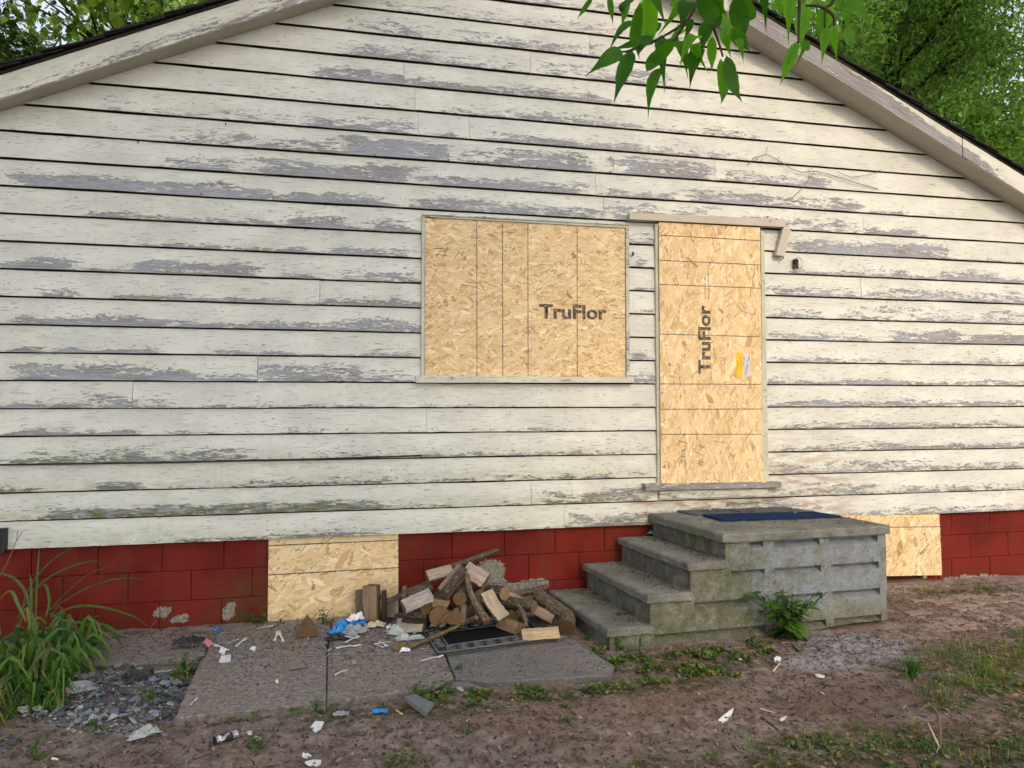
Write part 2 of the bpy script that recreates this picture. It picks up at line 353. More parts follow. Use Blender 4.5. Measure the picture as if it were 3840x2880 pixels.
def m_ink():
    k = Mat('worn_black_ink'); c = k.obco()
    n = k.noise(k.vmul(c, (40, 40, 260)), 1.0, 4, 0.7); n2 = k.noise(c, 45, 4, 0.7)
    col = k.mix(k.math('MULTIPLY', k.ramp(k.math('ADD', k.math('MULTIPLY', n, 0.6), k.math('MULTIPLY', n2, 0.4)), 0.48, 0.60), 0.75), (0.055, 0.048, 0.045), (0.46, 0.33, 0.18))
    return k.done(col, 0.75, None, 0.2)

M = dict(
    siding=m_siding('peeling_siding_paint'),
    fascia=m_siding('peeling_trim_paint', (0.59, 0.58, 0.51), (0.19, 0.175, 0.19), (0.13, 0.115, 0.11)),
    trim=m_siding('trim_paint', (0.50, 0.50, 0.42), (0.16, 0.15, 0.14), (0.10, 0.09, 0.08)),
    soffit=m_simple('soffit_paint', (0.47, 0.43, 0.36), 0.6, 0.12, 5, 0.15, 0.001),
    lap_shadow=m_simple('lap_shadow_wood', (0.045, 0.038, 0.032), 0.9, 0.4, 20),  # bare lap wood darkened to near black, painting in the board shadow lines
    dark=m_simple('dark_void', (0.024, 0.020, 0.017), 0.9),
    shingle=m_simple('asphalt_shingle', (0.030, 0.029, 0.030), 0.9, 0.5, 30, 0.7, 0.006, 0.2),
    osb=m_osb(), red=m_redblock(), concrete=m_concrete('precast_concrete'), slab=m_slab(), ground=m_ground(),
    ink=m_ink(),
    pencil=m_simple('pencil_mark', (0.10, 0.07, 0.05), 0.8, 0.2, 60, 0.0),
    split=m_wood('split_wood', (0.215, 0.178, 0.142), (0.42, 0.365, 0.305)), bark=m_bark(), cut=m_endgrain(),
    rust=m_simple('rusty_steel', (0.055, 0.030, 0.024), 0.7, 0.5, 18, 0.5, 0.003, 0.4),
    rubber=m_simple('black_rubber', (0.026, 0.027, 0.030), 0.6, 0.4, 20, 0.3, 0.002, 0.45),
    rib=m_simple('rubber_rib', (0.115, 0.118, 0.125), 0.5, 0.3, 20, 0.2, 0.002, 0.5),
    carpet=m_simple('mat_carpet', (0.016, 0.017, 0.020), 0.95, 0.6, 90, 0.9, 0.006, 0.1),
    greymat=m_simple('grey_ribbed_mat', (0.115, 0.125, 0.135), 0.9, 0.45, 14, 0.6, 0.004, 0.15),
    bluemat=m_simple('blue_mat', (0.012, 0.030, 0.095), 0.9, 0.5, 12, 0.7, 0.004, 0.15),
    stone=m_vcol('broken_stone', 0.8, 0.6, 0.3, 45, 0.004), chip=m_vcol('ground_litter', 0.85, 0.3),
    leaf=m_leaf('green_leaf', (0.025, 0.075, 0.012), (0.125, 0.26, 0.035), 0.40),
    branchleaf=m_leaf('overhang_leaf', (0.030, 0.115, 0.008), (0.17, 0.43, 0.022), 0.62, 0.5),
    crown=m_leaf('crown_leaf', (0.042, 0.105, 0.022), (0.25, 0.42, 0.085), 0.45),
    cedar=m_leaf('cedar_spray', (0.024, 0.066, 0.012), (0.22, 0.37, 0.05), 0.35),
    blade=m_leaf('grass_blade', (0.018, 0.060, 0.009), (0.120, 0.265, 0.032), 0.40),
    cover=m_leaf('ground_cover_leaf', (0.028, 0.070, 0.014), (0.115, 0.200, 0.045), 0.30),
    dry=m_simple('dry_stem', (0.21, 0.155, 0.095), 0.85, 0.4, 20),
    twig=m_simple('twig_bark', (0.085, 0.062, 0.045), 0.9, 0.5, 25, 0.6, 0.004),
    trunk=m_simple('tree_bark', (0.085, 0.066, 0.052), 0.95, 0.6, 9, 0.9, 0.02),
    white=m_plastic('white_plastic', (0.74, 0.74, 0.76), 0.4), blue=m_plastic('blue_wrapper', (0.02, 0.22, 0.60), 0.4),
    pale=m_plastic('grey_film', (0.26, 0.265, 0.28), 0.35), clear=m_plastic('clear_film', (0.62, 0.66, 0.64), 0.25, 0.35, 0.75),
    silver=m_simple('silver_foil', (0.62, 0.62, 0.64), 0.3, 0.3, 12, 0.3, 0.003, 0.5, Metallic=0.8),
    black=m_simple('black_plastic', (0.016, 0.016, 0.018), 0.5, 0.3, 20, 0.2, 0.002, 0.4),
    yellow=m_simple('yellow_paper', (0.78, 0.52, 0.02), 0.7, 0.08, 12, 0.1, 0.001),
    paper=m_simple('white_paper', (0.62, 0.60, 0.64), 0.8, 0.2, 20, 0.2, 0.001),
    pink=m_plastic('pink_plastic', (0.60, 0.22, 0.24), 0.5), teal=m_plastic('green_wrapper', (0.08, 0.40, 0.36), 0.4),
    lime=m_plastic('yellow_wrapper', (0.62, 0.58, 0.16), 0.45), brick=m_simple('paver_brick', (0.33, 0.245, 0.21), 0.9, 0.4, 14, 0.6, 0.004, 0.15),
    butt=m_simple('cigarette_paper', (0.62, 0.55, 0.42), 0.8, 0.2, 30),
)
# ================================================================== GROUND AND PAVING
rnd = random.Random(5)
GRASS = [(3.2, -1.75, .35, .22), (3.75, -1.75, .6, .4), (3.3, -2.1, .5, .25), (2.2, -2.55, .9, .28), (2.9, -2.75, .8, .35), (1.55, -2.75, .7, .28), (4.9, -.35, .6, .12),
         (2.0, -1.35, .55, .2), (1.2, -1.62, .6, .1), (0.35, -1.66, .6, .1), (-.95, -1.05, .16, .35), (-1.75, -.75, .5, .8), (1.75, -1.6, .35, .16), (4.4, -1.6, .5, .3)]
ASH = [(3.05, -1.32, .42, .30), (2.75, -1.50, .30, .16)]
CLAY = [(4.4, -.85, .9, .42), (2.7, -2.05, .7, .25)]
def blob(L, x, y):
    r = 0
    for cx, cy, a, b in L:
        d = math.hypot((x - cx) / a, (y - cy) / b); r = max(r, sm(1.25, 0.55, d + 0.35 * nz(x * 6, y * 6, cx)))
    return r
def ground_z(x, y):
    if y < -4.2 or y > .2 or x < -3.4 or x > 7: return 0.0
    e = sm(-4.2, -3.5, y) * sm(7, 6, x) * sm(-3.4, -2.8, x)
    h = 0.012 * fbm(x * 1.3, y * 1.3, 3) + 0.010 * fbm(x * 7, y * 7, 1) + 0.006 * fbm(x * 26, y * 26, 5)
    h += 0.022 * sm(0.0, -0.35, -0.35 - y) * 0 + 0.02 * sm(-0.5, -0.05, y)
    return e * h
xs = [-90, -45, -22, -12, -7, -4.5] + [-3.4 + i * 0.03 for i in range(int(10.2 / .03))] + [7, 9, 13, 22, 45, 90]
ys = [-90, -45, -22, -12, -8, -6, -5] + [-4.2 + i * 0.03 for i in range(int(4.4 / .03))] + [.4, 2, 6, 14, 30, 90]
V = [(x, y, ground_z(x, y)) for y in ys for x in xs]; nx = len(xs)
Wg = [((blob(CLAY, x, y), blob(GRASS, x, y), blob(ASH, x, y)) if (-3.4 < x < 7 and -4.2 < y < .3) else (0, .8, 0)) for y in ys for x in xs]
F = [(j * nx + i, j * nx + i + 1, (j + 1) * nx + i + 1, (j + 1) * nx + i) for j in range(len(ys) - 1) for i in range(nx - 1)]
ground = obj('ground', mesh('ground', V, F, Wg, smooth=True), M['ground']); tag(ground, 'bare brown dirt yard littered with chips and scraps', 'ground', kind='structure')

patio = empty('patio', (0, 0, 0)); tag(patio, 'grimy dark paving slabs laid along the house wall', 'patio', kind='structure')
def slab(poly, z0, z1, w, nm='paving_slab', m='slab', rough=0.006, bev=0.004):
    """irregular flat slab from a ground outline"""
    pts = []
    n = len(poly)
    for i in range(n):
        a, b = Vector(poly[i]), Vector(poly[(i + 1) % n]); L = (b - a).length; kk = max(1, int(L / 0.06))
        for j in range(kk):
            p = a.lerp(b, j / kk)
            if j: p = p + Vector((nz(p.x * 14, p.y * 14, 2), nz(p.x * 14, p.y * 14, 7))) * rough
            pts.append(p)
    n = len(pts); c = sum(pts, Vector((0, 0))) / n
    V = [(p.x, p.y, z0) for p in pts] + [(p.x, p.y, z1 - bev) for p in pts] + [((p.x - c.x) * (1 - bev / .35) + c.x, (p.y - c.y) * (1 - bev / .35) + c.y, z1) for p in pts]
    F = [tuple(range(n - 1, -1, -1)), tuple(range(2 * n, 3 * n))]
    F += [(i, (i + 1) % n, n + (i + 1) % n, n + i) for i in range(n)] + [(n + i, n + (i + 1) % n, 2 * n + (i + 1) % n, 2 * n + i) for i in range(n)]
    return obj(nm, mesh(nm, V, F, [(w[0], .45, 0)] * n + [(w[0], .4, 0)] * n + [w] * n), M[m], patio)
ZS = 0.045
slab([(-.83, -1.615), (-.134, -1.582), (-.157, -.858), (-.875, -.800)], -.03, ZS, (.9, 0, 0))
slab([(-.131, -1.560), (.44, -1.478), (.50, -1.400), (.535, -1.385), (.530, -.99), (-.152, -.858)], -.03, ZS - .008, (.75, 0, 0))
slab([(.545, -1.375), (.62, -1.395), (.70, -1.450), (1.40, -1.510), (1.47, -1.36), (1.36, -.82), (.543, -.985)], -.03, ZS - .016, (.30, 0, 0))
slab([(.455, -1.484), (.64, -1.462), (.61, -1.402), (.54, -1.388), (.51, -1.410)], -.03, ZS - .022, (.3, 0, 0))
slab([(-1.60, -.66), (-.90, -.66), (-.885, -.80), (-.87, -.10), (-1.62, -.06)], -.03, ZS - .018, (.95, 0, 0), rough=.012) if False else None
slab([(-1.62, -.64), (-.90, -.735), (-.88, -.05), (-1.64, -.05)], -.03, ZS - .030, (.95, 0, 0), rough=.03)
slab([(-.872, -.790), (-.166, -.848), (-.150, -.04), (-.868, -.05)], -.03, ZS - .006, (.95, 0, 0))
slab([(-.156, -.848), (.530, -.978), (.52, -.04), (-.140, -.04)], -.03, ZS - .004, (.85, 0, 0))
slab([(.543, -.975), (1.355, -.81), (1.33, -.04), (.532, -.04)], -.03, ZS - .006, (.5, 0, 0))

brick_path = empty('brick_path', (0, 0, 0)); tag(brick_path, 'dirt covered reddish brick pavers right of the steps', 'path', kind='structure')
bm_ = MB(); bm_.box((-.098, -.047, -.04), (.098, .047, .008)); brick_me = mesh('paver_brick', bm_.V, bm_.F, bm_.W)
_b = bmesh.new(); _b.from_mesh(brick_me); bmesh.ops.bevel(_b, geom=_b.edges[:], offset=.005, segments=1, affect='EDGES'); _b.to_mesh(brick_me); _b.free()
brick_me.materials.append(M['brick'])
for j in range(8):
    for i in range(11):
        x = 3.86 + i * .200 + (j % 2) * .100; y = -1.12 + j * .0975
        if x < 3.75 + .25 * max(0, .6 - abs(y + .8)) or rnd.random() < .05: continue
        o = obj('paver_brick', brick_me, None, brick_path, (x + rnd.uniform(-.004, .004), y + rnd.uniform(-.003, .003), ground_z(x, y) + rnd.uniform(-.010, -.002)), (rnd.uniform(-.015, .015), rnd.uniform(-.015, .015), rnd.uniform(-.02, .02)))

# ================================================================== HOUSE
APX, APZ, SLOPE = 1.563, 5.28, 0.4595
XL, XR = -4.0, 7.1
def roof_z(x): return APZ - SLOPE * abs(x - APX)
house = empty('house', (APX, 0, 0)); tag(house, 'boarded up white clapboard house with peeling paint and red block base', 'house')
def hp(o):                      # parent to house keeping world place
    o.parent = house; o.matrix_parent_inverse = Matrix.Translation((-APX, 0, 0)); return o
# ---- hidden core of the house
core = MB()
core.quadbox([(XL, 0.0), (XR, 0.0), (XR, roof_z(XR) + .05), (APX, APZ + .05), (XL, roof_z(XL) + .05)], .05, 8.0)
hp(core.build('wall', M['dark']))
# ---- peeling paint record: row -> (u0, u1, height share, strength) in photo columns
tl = lambda X: X / 1.7015
tc = lambda X: 1270 + X / 1.7015
lo = lambda X: X / 1.7015
rt = lambda X: 2600 + X / 1.784
PEEL = {
 0: [(0, 700, .10, .55), (620, 1500, .22, .75), (1500, 2100, .18, .6), (2100, 2500, .55, .85), (2500, 3100, .8, .8), (3100, 3900, .35, .75)],
 1: [(0, 250, .12, .6), (150, 1450, .36, 1.0), (1450, 2000, .25, .7), (2000, 2450, .55, .8), (2880, 3300, .5, .8), (3300, 3900, .35, .75)],
 2: [(0, 200, .20, .9), (200, 330, .05, .6), (330, 560, .28, .9), (560, 900, .1, .6), (900, 1500, .34, .75), (1500, 2470, .22, .7), (2880, 3500, .45, .8), (3500, 3900, .3, .8)],
 3: [(0, 620, .45, .85), (620, 1000, .42, .8), (1000, 1500, .25, .75), (1500, 2470, .22, .7), (2880, 3200, .35, .75), (3150, 3900, .28, .8)],
 4: [(0, 560, .20, .9), (560, 1000, .12, .7), (1000, 1250, .28, .7), (1250, 2470, .14, .65), (2880, 3900, .30, .8)],
 5: [(0, 380, .20, .9), (350, 520, .55, .85), (500, 640, .42, .9), (640, 1500, .12, .75), (1500, 2470, .16, .6), (2880, 3900, .30, .85)],
 6: [(0, 740, .55, 1.0), (740, 970, .25, .85), (970, 1400, .62, .85), (1250, 1580, .4, .8), (2340, 2470, .55, .8), (2880, 3400, .25, .85), (3400, 3900, .3, .85)],
 7: [(0, 160, .28, 1.0), (160, 620, .17, .95), (740, 1400, .13, .85), (1300, 1580, .3, .8), (2340, 2470, .30, .8), (2880, 3900, .26, .75)],
 8: [(0, 640, .30, .95), (640, 1000, .28, .85), (900, 1400, .36, .85), (1300, 1580, .45, .85), (2340, 2470, .15, .7), (2880, 3270, .30, .8), (3270, 3600, .5, 1.0), (3600, 3900, .45, .95)],
 9: [(0, 80, .32, 1.0), (140, 310, .22, .95), (370, 1100, .20, .95), (1100, 1580, .35, .85), (2340, 2470, .18, .7), (2870, 3100, .42, .85), (3130, 3900, .62, .78)],
 10: [(0, 300, .45, 1.0), (300, 500, .16, .9), (500, 1000, .42, .95), (1000, 1250, .16, .85), (1250, 1580, .45, .85), (2340, 2470, .2, .7), (2870, 3230, .45, .8), (3225, 3900, .55, .78)],
 11: [(480, 1200, .20, .85), (1200, 1580, .35, .85), (2340, 2470, .35, .75), (2900, 3520, .30, .78), (3525, 3720, .50, .95), (3700, 3900, .3, .85)],
 12: [(0, 60, .2, .7), (320, 1030, .20, .95), (1080, 1350, .36, 1.0), (1350, 1600, .45, .9), (2340, 2470, .45, .7), (2960, 3530, .58, .98), (3500, 3900, .14, .7)],
 13: [(60, 1050, .50, 1.0), (1030, 1500, .36, .97), (1500, 2260, .40, .88), (2262, 2700, .75, .85), (2700, 2960, .5, .78), (2960, 3230, .55, .75), (3230, 3450, .36, .82)],
 14: [(580, 1000, .5, .85), (950, 1560, .62, 1.0), (1560, 2230, .42, .88), (2232, 2560, .30, .85), (2560, 3220, .55, .84), (3250, 3400, .2, .75)],
 15: [(600, 1300, .55, .72), (950, 1290, .6, .88), (1270, 1680, .80, 1.0), (1680, 1900, .6, .85), (1860, 2230, .78, .98), (2300, 2680, .75, .95), (2680, 3120, .52, .84)],
 16: [(380, 1150, .5, .60), (1150, 1568, .55, .86), (1568, 1780, .25, .75), (1780, 2460, .32, .82), (2460, 2970, .35, .75)],
 17: [(900, 1560, .3, .55), (1560, 2500, .40, .70), (2400, 2900, .3, .68)],
 18: [(1150, 1515, .42, .92), (1515, 2270, .36, .94), (2270, 2900, .3, .66)],
 19: [(1270, 1985, .5, .76), (1985, 2500, .55, .74), (2500, 3000, .2, .55)],
 20: [(1300, 1700, .5, .68), (1700, 2250, .55, .74), (2250, 2700, .4, .6)],
 21: [(1400, 2700, .5, .66)], 22: [(1700, 2400, .4, .75)], 23: [(1700, 2500, .3, .6)],
}
JOINT = {0: [2115], 1: [1990], 2: [2700], 4: [1600], 5: [500], 6: [967], 9: [1200], 10: [3225], 11: [3523], 13: [2262, 3233], 14: [2231], 15: [2298, 2680], 16: [1568, 1758], 17: [1556], 18: [1514], 19: [1988], 20: [2208]}
Z0, PITCH = 0.603, 0.1848
WX0, WX1, WZ0, WZ1 = 0.504, 2.095, 1.765, 2.945
DX0, DX1, DZ0, DZ1 = 2.367, 3.270, 0.905, 3.012
rows = []
for r in range(25):
    zb = Z0 + PITCH * r; zt = zb + PITCH
    if zb > APZ - .05: break
    xl = max(XL, APX - (APZ - zb) / SLOPE - .02); xr = min(XR, APX + (APZ - zb) / SLOPE + .02)
    cuts = sorted(XU(u, zb + .09) for u in JOINT.get(r, []))
    segs = []; a = xl
    for c in cuts + [xr]: segs.append((a, c)); a = c
    for ox0, ox1, oz0, oz1 in ((WX0, WX1, WZ0, WZ1), (DX0, DX1, DZ0, DZ1)):
        if zb > oz0 + .01 and zt < oz1 - .01:
            ns = []
            for s0, s1 in segs:
                if s1 <= ox0 or s0 >= ox1: ns.append((s0, s1)); continue
                if s0 < ox0: ns.append((s0, ox0 - .004))
                if s1 > ox1: ns.append((ox1 + .004, s1))
            segs = ns
    pl = [(XU(u0, zb + .05), XU(u1, zb + .05), h, s) for u0, u1, h, s in PEEL.get(r, [])]
    for s0, s1 in segs:
        if s1 - s0 < .02: continue
        n = max(2, int((s1 - s0) / 0.045)); V = []; W = []; U = []
        sag = rnd.uniform(-.004, .004); lift = rnd.uniform(0, .003); ph = rnd.uniform(0, 50)
        tv = [0, .05, .12, .22, .35, .5, .7, .952, 1.0]
        g0, g1 = s0 + .0012, s1 - .0012
        for i in range(n + 1):
            x = lerp(g0, g1, i / n)
            wob = .0034 * nz(x * 1.1 + ph, r) + .0018 * nz(x * 7 + ph, r, 3)
            if r in (6,) and x < .1: wob += .004 * nz(x * 3.3, 8)
            if r == 5 and x < -.6: wob -= .003
            zbx = zb + wob; yb = -.020 - lift + .002 * nz(x * .8 + ph, 7)
            top = min(zt + .010, roof_z(x) + .04)
            bot = min(zbx, roof_z(x) + .02)
            V.append((x, .040, bot)); W.append((0, 0, 0)); U.append((x, -.02))
            for t in tv:
                z = lerp(bot, top, t) if t < 1 else top + .004; z = z if t != .952 else max(bot, top - .0205 - .0035 * nz(x * 2.2 + ph, 31)); V.append((x, lerp(yb, yb + .018, t) if t < 1 else .045, z))
                pv = 0.0
                for a, b, h, s in pl:
                    aw, bw = a + .16 * nz(t * 3.1, r * 2.2, a), b + .16 * nz(t * 3.1, r * 2.2, b + 7); wx = sm(aw - .20, aw + .14, x) * sm(bw + .20, bw - .14, x)
                    hh = h * (1 + .45 * nz(x * 2.6, r * 3.1, a))
                    pv = max(pv, wx * s * sm(hh + .30, hh - .16, t))
                pv *= 1 + .16 * sm(.16, .03, t)
                base = .22 + .12 * nz(x * .9, r * 1.7, 9)
                if x > 3.3: base += .04
                base += .10 * sm(1.2, .2, abs(x - 2.0) / 1.6) * (r > 12)
                mo = 0.0
                if r <= 3 and x < 2.3: mo = [.75, 1.0, .85, .6][r] * sm(.65, .1, t)
                if r <= 4 and x > 3.3: mo = .35 * sm(.5, .1, t)
                ru = (sm(3.2, 3.35, x) * sm(4.6, 3.5, x) * sm(4, 1, r)) if r <= 3 else 0
                if r == 0: ru = max(ru, sm(1.9, 2.3, x) * sm(4.2, 3.4, x)); mo = max(mo, .8 * sm(2.0, 2.3, x) * sm(3.6, 3.2, x))
                W.append((max(pv, base), mo, ru)); U.append((x, t * PITCH))
        k = len(tv) + 1
        F = [(i * k + j, (i + 1) * k + j, (i + 1) * k + j + 1, i * k + j + 1) for i in range(n) for j in range(k - 1)]
        F += [tuple(range(k - 1, -1, -1)), tuple(n * k + j for j in range(k))]
        mi = [1 if j in (0, k - 2) else 0 for i in range(n) for j in range(k - 1)] + [0, 0]  # underside and top tongue take the painted lap shadow
        hp(obj('siding_board', mesh('siding_board', V, F, W, U, False, mi), [M['siding'], M['lap_shadow']]))
# ---- nail heads / black hole / torn knots on siding
def nail(u, v, r_=.006):
    p = P(u, v, -.022); b = MB(); b.tube([(p.x, -.030, p.z), (p.x, -.010, p.z)], r_, 6)
    hp(b.build('nail_head', M['rust']))
for z, lst in ((Z_tc, [(700, 1022), (1150, 1058), (1265, 1070), (890, 1035), (230, 990), (1735, 1005), (1735, 1095), (230, 1155)]), (Z_tl, [(1285, 1238), (1745, 1265), (1420, 918), (1440, 790), (880, 905)]), (Z_bc, [])):
    for X, Y in lst: nail(*z(X, Y), .005)

# ---- foundation
fnd = MB(); fnd.box((XL, .045, -.3), (XR, .2, .62)); foundation = hp(fnd.build('foundation', M['red']))
PATCH = [(-1.28, .13, .07, .05), (-1.16, .09, .07, .03), (-1.42, .11, .06, .03), (-.98, .10, .03, .03), (-.86, .10, .045, .05), (-.80, .04, .10, .02), (1.00, .28, .13, .12), (1.05, .17, .11, .09),
         (1.35, .17, .16, .05), (1.15, .14, .1, .07), (1.32, .06, .2, .05), (5.3, .03, .5, .02)]
OPEN = [(-.592, .313), (4.27, 4.972)]
mort = []; jr = random.Random(61)
for c, (z0, z1, ph) in enumerate(((-.16, .1935, .10), (.1965, .3975, .30), (.4005, .600, .09))):
    x = -4.0 - ph
    while x < XR:
        L = .400; a, b = x + .0018, x + L - .0018; x += L
        parts = [(a, b)]
        for o0, o1 in OPEN:
            ns = []
            for p0, p1 in parts:
                if p1 <= o0 or p0 >= o1: ns.append((p0, p1))
                else:
                    if p0 < o0: ns.append((p0, o0))
                    if p1 > o1: ns.append((o1, p1))
            parts = ns
        for p0, p1 in parts:
            if p1 - p0 < .03: continue
            nk = max(2, int((p1 - p0) / .045)); e_ = .005
            xsb = [p0, p0 + e_] + [lerp(p0, p1, q / nk) for q in range(1, nk)] + [p1 - e_, p1]; zsb = [z0, z0 + e_] + [lerp(z0, z1, q / 6) for q in range(1, 6)] + [z1 - e_, z1]
            nxs, nzs = len(xsb) - 1, len(zsb) - 1; V = []; W = []
            off = rnd.uniform(-.002, .002)
            for j in range(nzs + 1):
                for i in range(nxs + 1):
                    X = xsb[i]; Zz = zsb[j]
                    edge = min(X - p0, p1 - X, Zz - z0, z1 - Zz)
                    y = .030 + off + (.0035 if edge < .001 else 0) + .0022 * nz(X * 22, Zz * 22, 4)
                    Zq = Zz + (.0035 * nz(X * 16, c, 1) if edge < .001 and j in (0, nzs) else 0); X = X + (.003 * nz(Zz * 30, p0, 2) if edge < .001 and i in (0, nxs) else 0)
                    V.append((X, y, Zq)); pw = .10
                    for cx, cz, rx, rz in PATCH:
                        pw = max(pw, sm(1.35, .45, math.hypot((X - cx) / rx, (Zz - cz) / rz)))
                    gm = sm(-1.1, -.7, X) * sm(-.4, -.75, X) * sm(.5, .15, Zz) * .9 + .35 * sm(.14, .02, Zz)
                    W.append((pw, gm, 0))
            k = nxs + 1; F = [(j * k + i, j * k + i + 1, (j + 1) * k + i + 1, (j + 1) * k + i) for j in range(nzs) for i in range(nxs)]
            loop = [i for i in range(nxs + 1)] + [j * k + nxs for j in range(1, nzs + 1)] + [nzs * k + i for i in range(nxs - 1, -1, -1)] + [j * k for j in range(nzs - 1, 0, -1)]
            b0 = len(V)
            for i in loop: V.append((V[i][0], .05, V[i][2])); W.append(W[i])
            n = len(loop)
            F += [(loop[(i + 1) % n], loop[i], b0 + i, b0 + (i + 1) % n) for i in range(n)]
            o = obj('concrete_block', mesh('concrete_block', V, F, W), M['red']); o.parent = foundation
# sill strip of shadow under the siding: near-black plate set back paints it in
pl_ = MB(); pl_.box((XL, .0315, .601), (XR, .06, .63)); hp(pl_.build('sill_shadow_strip', M['dark']))
# ---- roof, rake boards, soffits
OV = {-1: .145, 1: .205}
def rake(sgn, x0, x1, y0, y1, za, zb, m, name, label=None, wear=None, nseg=40):
    """board following the roof slope, between heights za..zb above the wall line"""
    V = []; W = []; U = []
    for i in range(nseg + 1):
        x = lerp(x0, x1, i / nseg); z = roof_z(x); L = abs(x - APX) * 1.1
        wob = .003 * nz(x * 1.3, 5, sgn)
        for j, t in enumerate((0, .25, .5, .75, 1.0)):
            V.append((x, y0 + wob, z + lerp(za, zb, t))); U.append((L, t * .15)); W.append(wear(x, t) if wear else (.2, 0, 0))
        V.append((x, y1, z + zb)); V.append((x, y1, z + za)); U += [(L, .2), (L, -.05)]; W += [(.2, 0, 0)] * 2
    k = 7; F = []
    for i in range(nseg):
        for j in range(k):
            F.append((i * k + j, (i + 1) * k + j, (i + 1) * k + (j + 1) % k, i * k + (j + 1) % k))
    F += [tuple(range(k - 1, -1, -1)), tuple(nseg * k + j for j in range(k))]
    o = hp(obj(name, mesh(name, V, F, W, U), m))
    if label: o['label'] = label
    return o
def wearL(x, t):
    w = .50 * sm(.7, 0, t) + .36
    w = max(w, .80 * sm(-.85, -.55, x) * sm(1.3, .9, x), .62 * sm(-1.5, -1.35, x) * sm(-.9, -1.1, x) * sm(.9, .3, t)); return (w, 0, 0)
def wearR(x, t):
    a = sm(2.7, 3.0, x) * sm(5.9, 5.1, x); h = lerp(1.1, .55, sm(3.6, 5.2, x))
    return (max(.30, a * (.97 * sm(h + .2, h - .15, t) + .28), .55 * sm(.35, 0, t)), 0, 0)
for s, xe in ((-1, XL - .3), (1, XR + .25)):
    o_ = OV[s]; wf = wearL if s < 0 else wearR
    if s < 0: rake(s, xe, APX - .002, -o_ - .02, -o_, -.004, .152, M['fascia'], 'rake_board', 'cream rake board with flaking paint along the left roof edge', wf, 60)
    else:
        xj = XU(*Z_tr(1800, 0)[:1], 3.9, -.2)
        rake(s, APX + .002, xj, -o_ - .02, -o_, -.004, .152, M['fascia'], 'rake_board', 'rake board worn to grey wood along the right roof edge', wf, 50)
        rake(s, xj + .004, xe, -o_ - .026, -o_, -.008, .150, M['fascia'], 'rake_board', 'lower cream rake board beyond the joint at the right', wf, 20)
    cuts = [xe, APX] if s < 0 else [APX, XU(Z_tr(560, 0)[0], 4.45), XU(Z_tr(1880, 0)[0], 3.6), xe]
    for a, b in zip(cuts, cuts[1:]):
        rake(s, a + .002, b - .002, -o_ + .001, .03, .0, .02, M['soffit'], 'soffit_board', None, None, 30)
# roof deck and shingle courses
deck = MB()
for s, xe in ((-1, XL - .3), (1, XR + .25)):
    o_ = OV[s] + .025
    q = [(APX, APZ + .155), (xe, roof_z(xe) + .155), (xe, roof_z(xe) + .175), (APX, APZ + .175)]
    deck.quadbox(q if s > 0 else q, -o_, 8.2)
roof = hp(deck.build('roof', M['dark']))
for s, xe in ((-1, XL - .36), (1, XR + .31)):
    Ls = abs(xe - APX); n = int(Ls / .125)
    for i in range(n + 1):
        x1 = APX + s * Ls * (i + 1) / (n + 1); x0 = APX + s * max(0, Ls * i / (n + 1) - .13)
        o_ = OV[s] + .045 + rnd.uniform(-.010, .014); dz = .176
        z0, z1 = roof_z(x0) + dz + .004, roof_z(x1) + dz + .026 + rnd.uniform(-.002, .006)
        b = MB(); b.quadbox([(x0, z0), (x1, z1), (x1, z1 + .011), (x0, z0 + .011)], -o_, 8.25)
        o = b.build('shingle_course', M['shingle']); o.parent = roof

# ---- window frame, sill, door frame
def wallquad(pts, y0, y1, name, m, label=None, w=(.42, 0, 0), parent=None):
    b = MB(); q = [(p.x, p.z) for p in (P(*t, (y0)) for t in pts)]
    # subdivide along the long edge is not needed for trims
    b.quadbox(q, y0, y1, w); b.U = [(v[0], v[2]) for v in b.V]
    o = b.build(name, m)
    if parent: o.parent = parent
    else: hp(o)
    if label: o['label'] = label
    return o
z = Z_win
wf = wallquad([z(182, 100), z(208, 116), z(203, 1440), z(176, 1440)], -.040, .04, 'window_frame', M['trim'])
wallquad([z(182, 98), z(1898, 186), z(1898, 210), z(208, 118)], -.044, .04, 'head_casing', M['trim'], parent=wf)
wallquad([z(186, 92), z(1898, 178), z(1898, 187), z(186, 101)], -.052, .04, 'drip_cap', M['trim'], w=(.75, 0, 0), parent=wf)
wallquad([z(1872, 208), z(1900, 208), z(1905, 1447), z(1880, 1447)], -.040, .04, 'side_casing', M['trim'], w=(.66, 0, 0), parent=wf)
wallquad([z(135, 1434), z(1942, 1448), z(1942, 1492), z(137, 1492)], -.066, .04, 'window_sill', M['fascia'], 'cream window sill with flaking paint', w=(.62, 0, 0), parent=wf)
z = Z_door
df = wallquad([z(348, 190), z(378, 190), z(393, 1690), z(362, 1690)], -.040, .04, 'door_frame', M['trim'])
wallquad([z(348, 1690), z(378, 1690), Z_door(393, 1690), Z_door(362, 1690)], -.03, .04, 'x', M['trim']) if False else None
wallquad([Z_door(1224, 236), Z_door(1250, 236), Z_sill(1612, 1128), Z_sill(1552, 1130)], -.040, .04, 'side_casing', M['trim'], parent=df)
wallquad([Z_door(362, 1690), Z_door(393, 1690), Z_sill(497, 1150), Z_sill(462, 1150)], -.040, .04, 'side_casing', M['trim'], parent=df)
wallquad([Z_door(346, 176), Z_door(378, 176), Z_door(378, 190), Z_door(348, 190)], -.046, .04, 'corner_block', M['trim'], parent=df)
wallquad([Z_sill(332, 1147), Z_sill(1748, 1126), Z_sill(1742, 1182), Z_sill(340, 1216)], -.085, .04, 'door_sill', M['fascia'], 'weathered door sill with bare grey wood', w=(.92, .25, .2), parent=df)
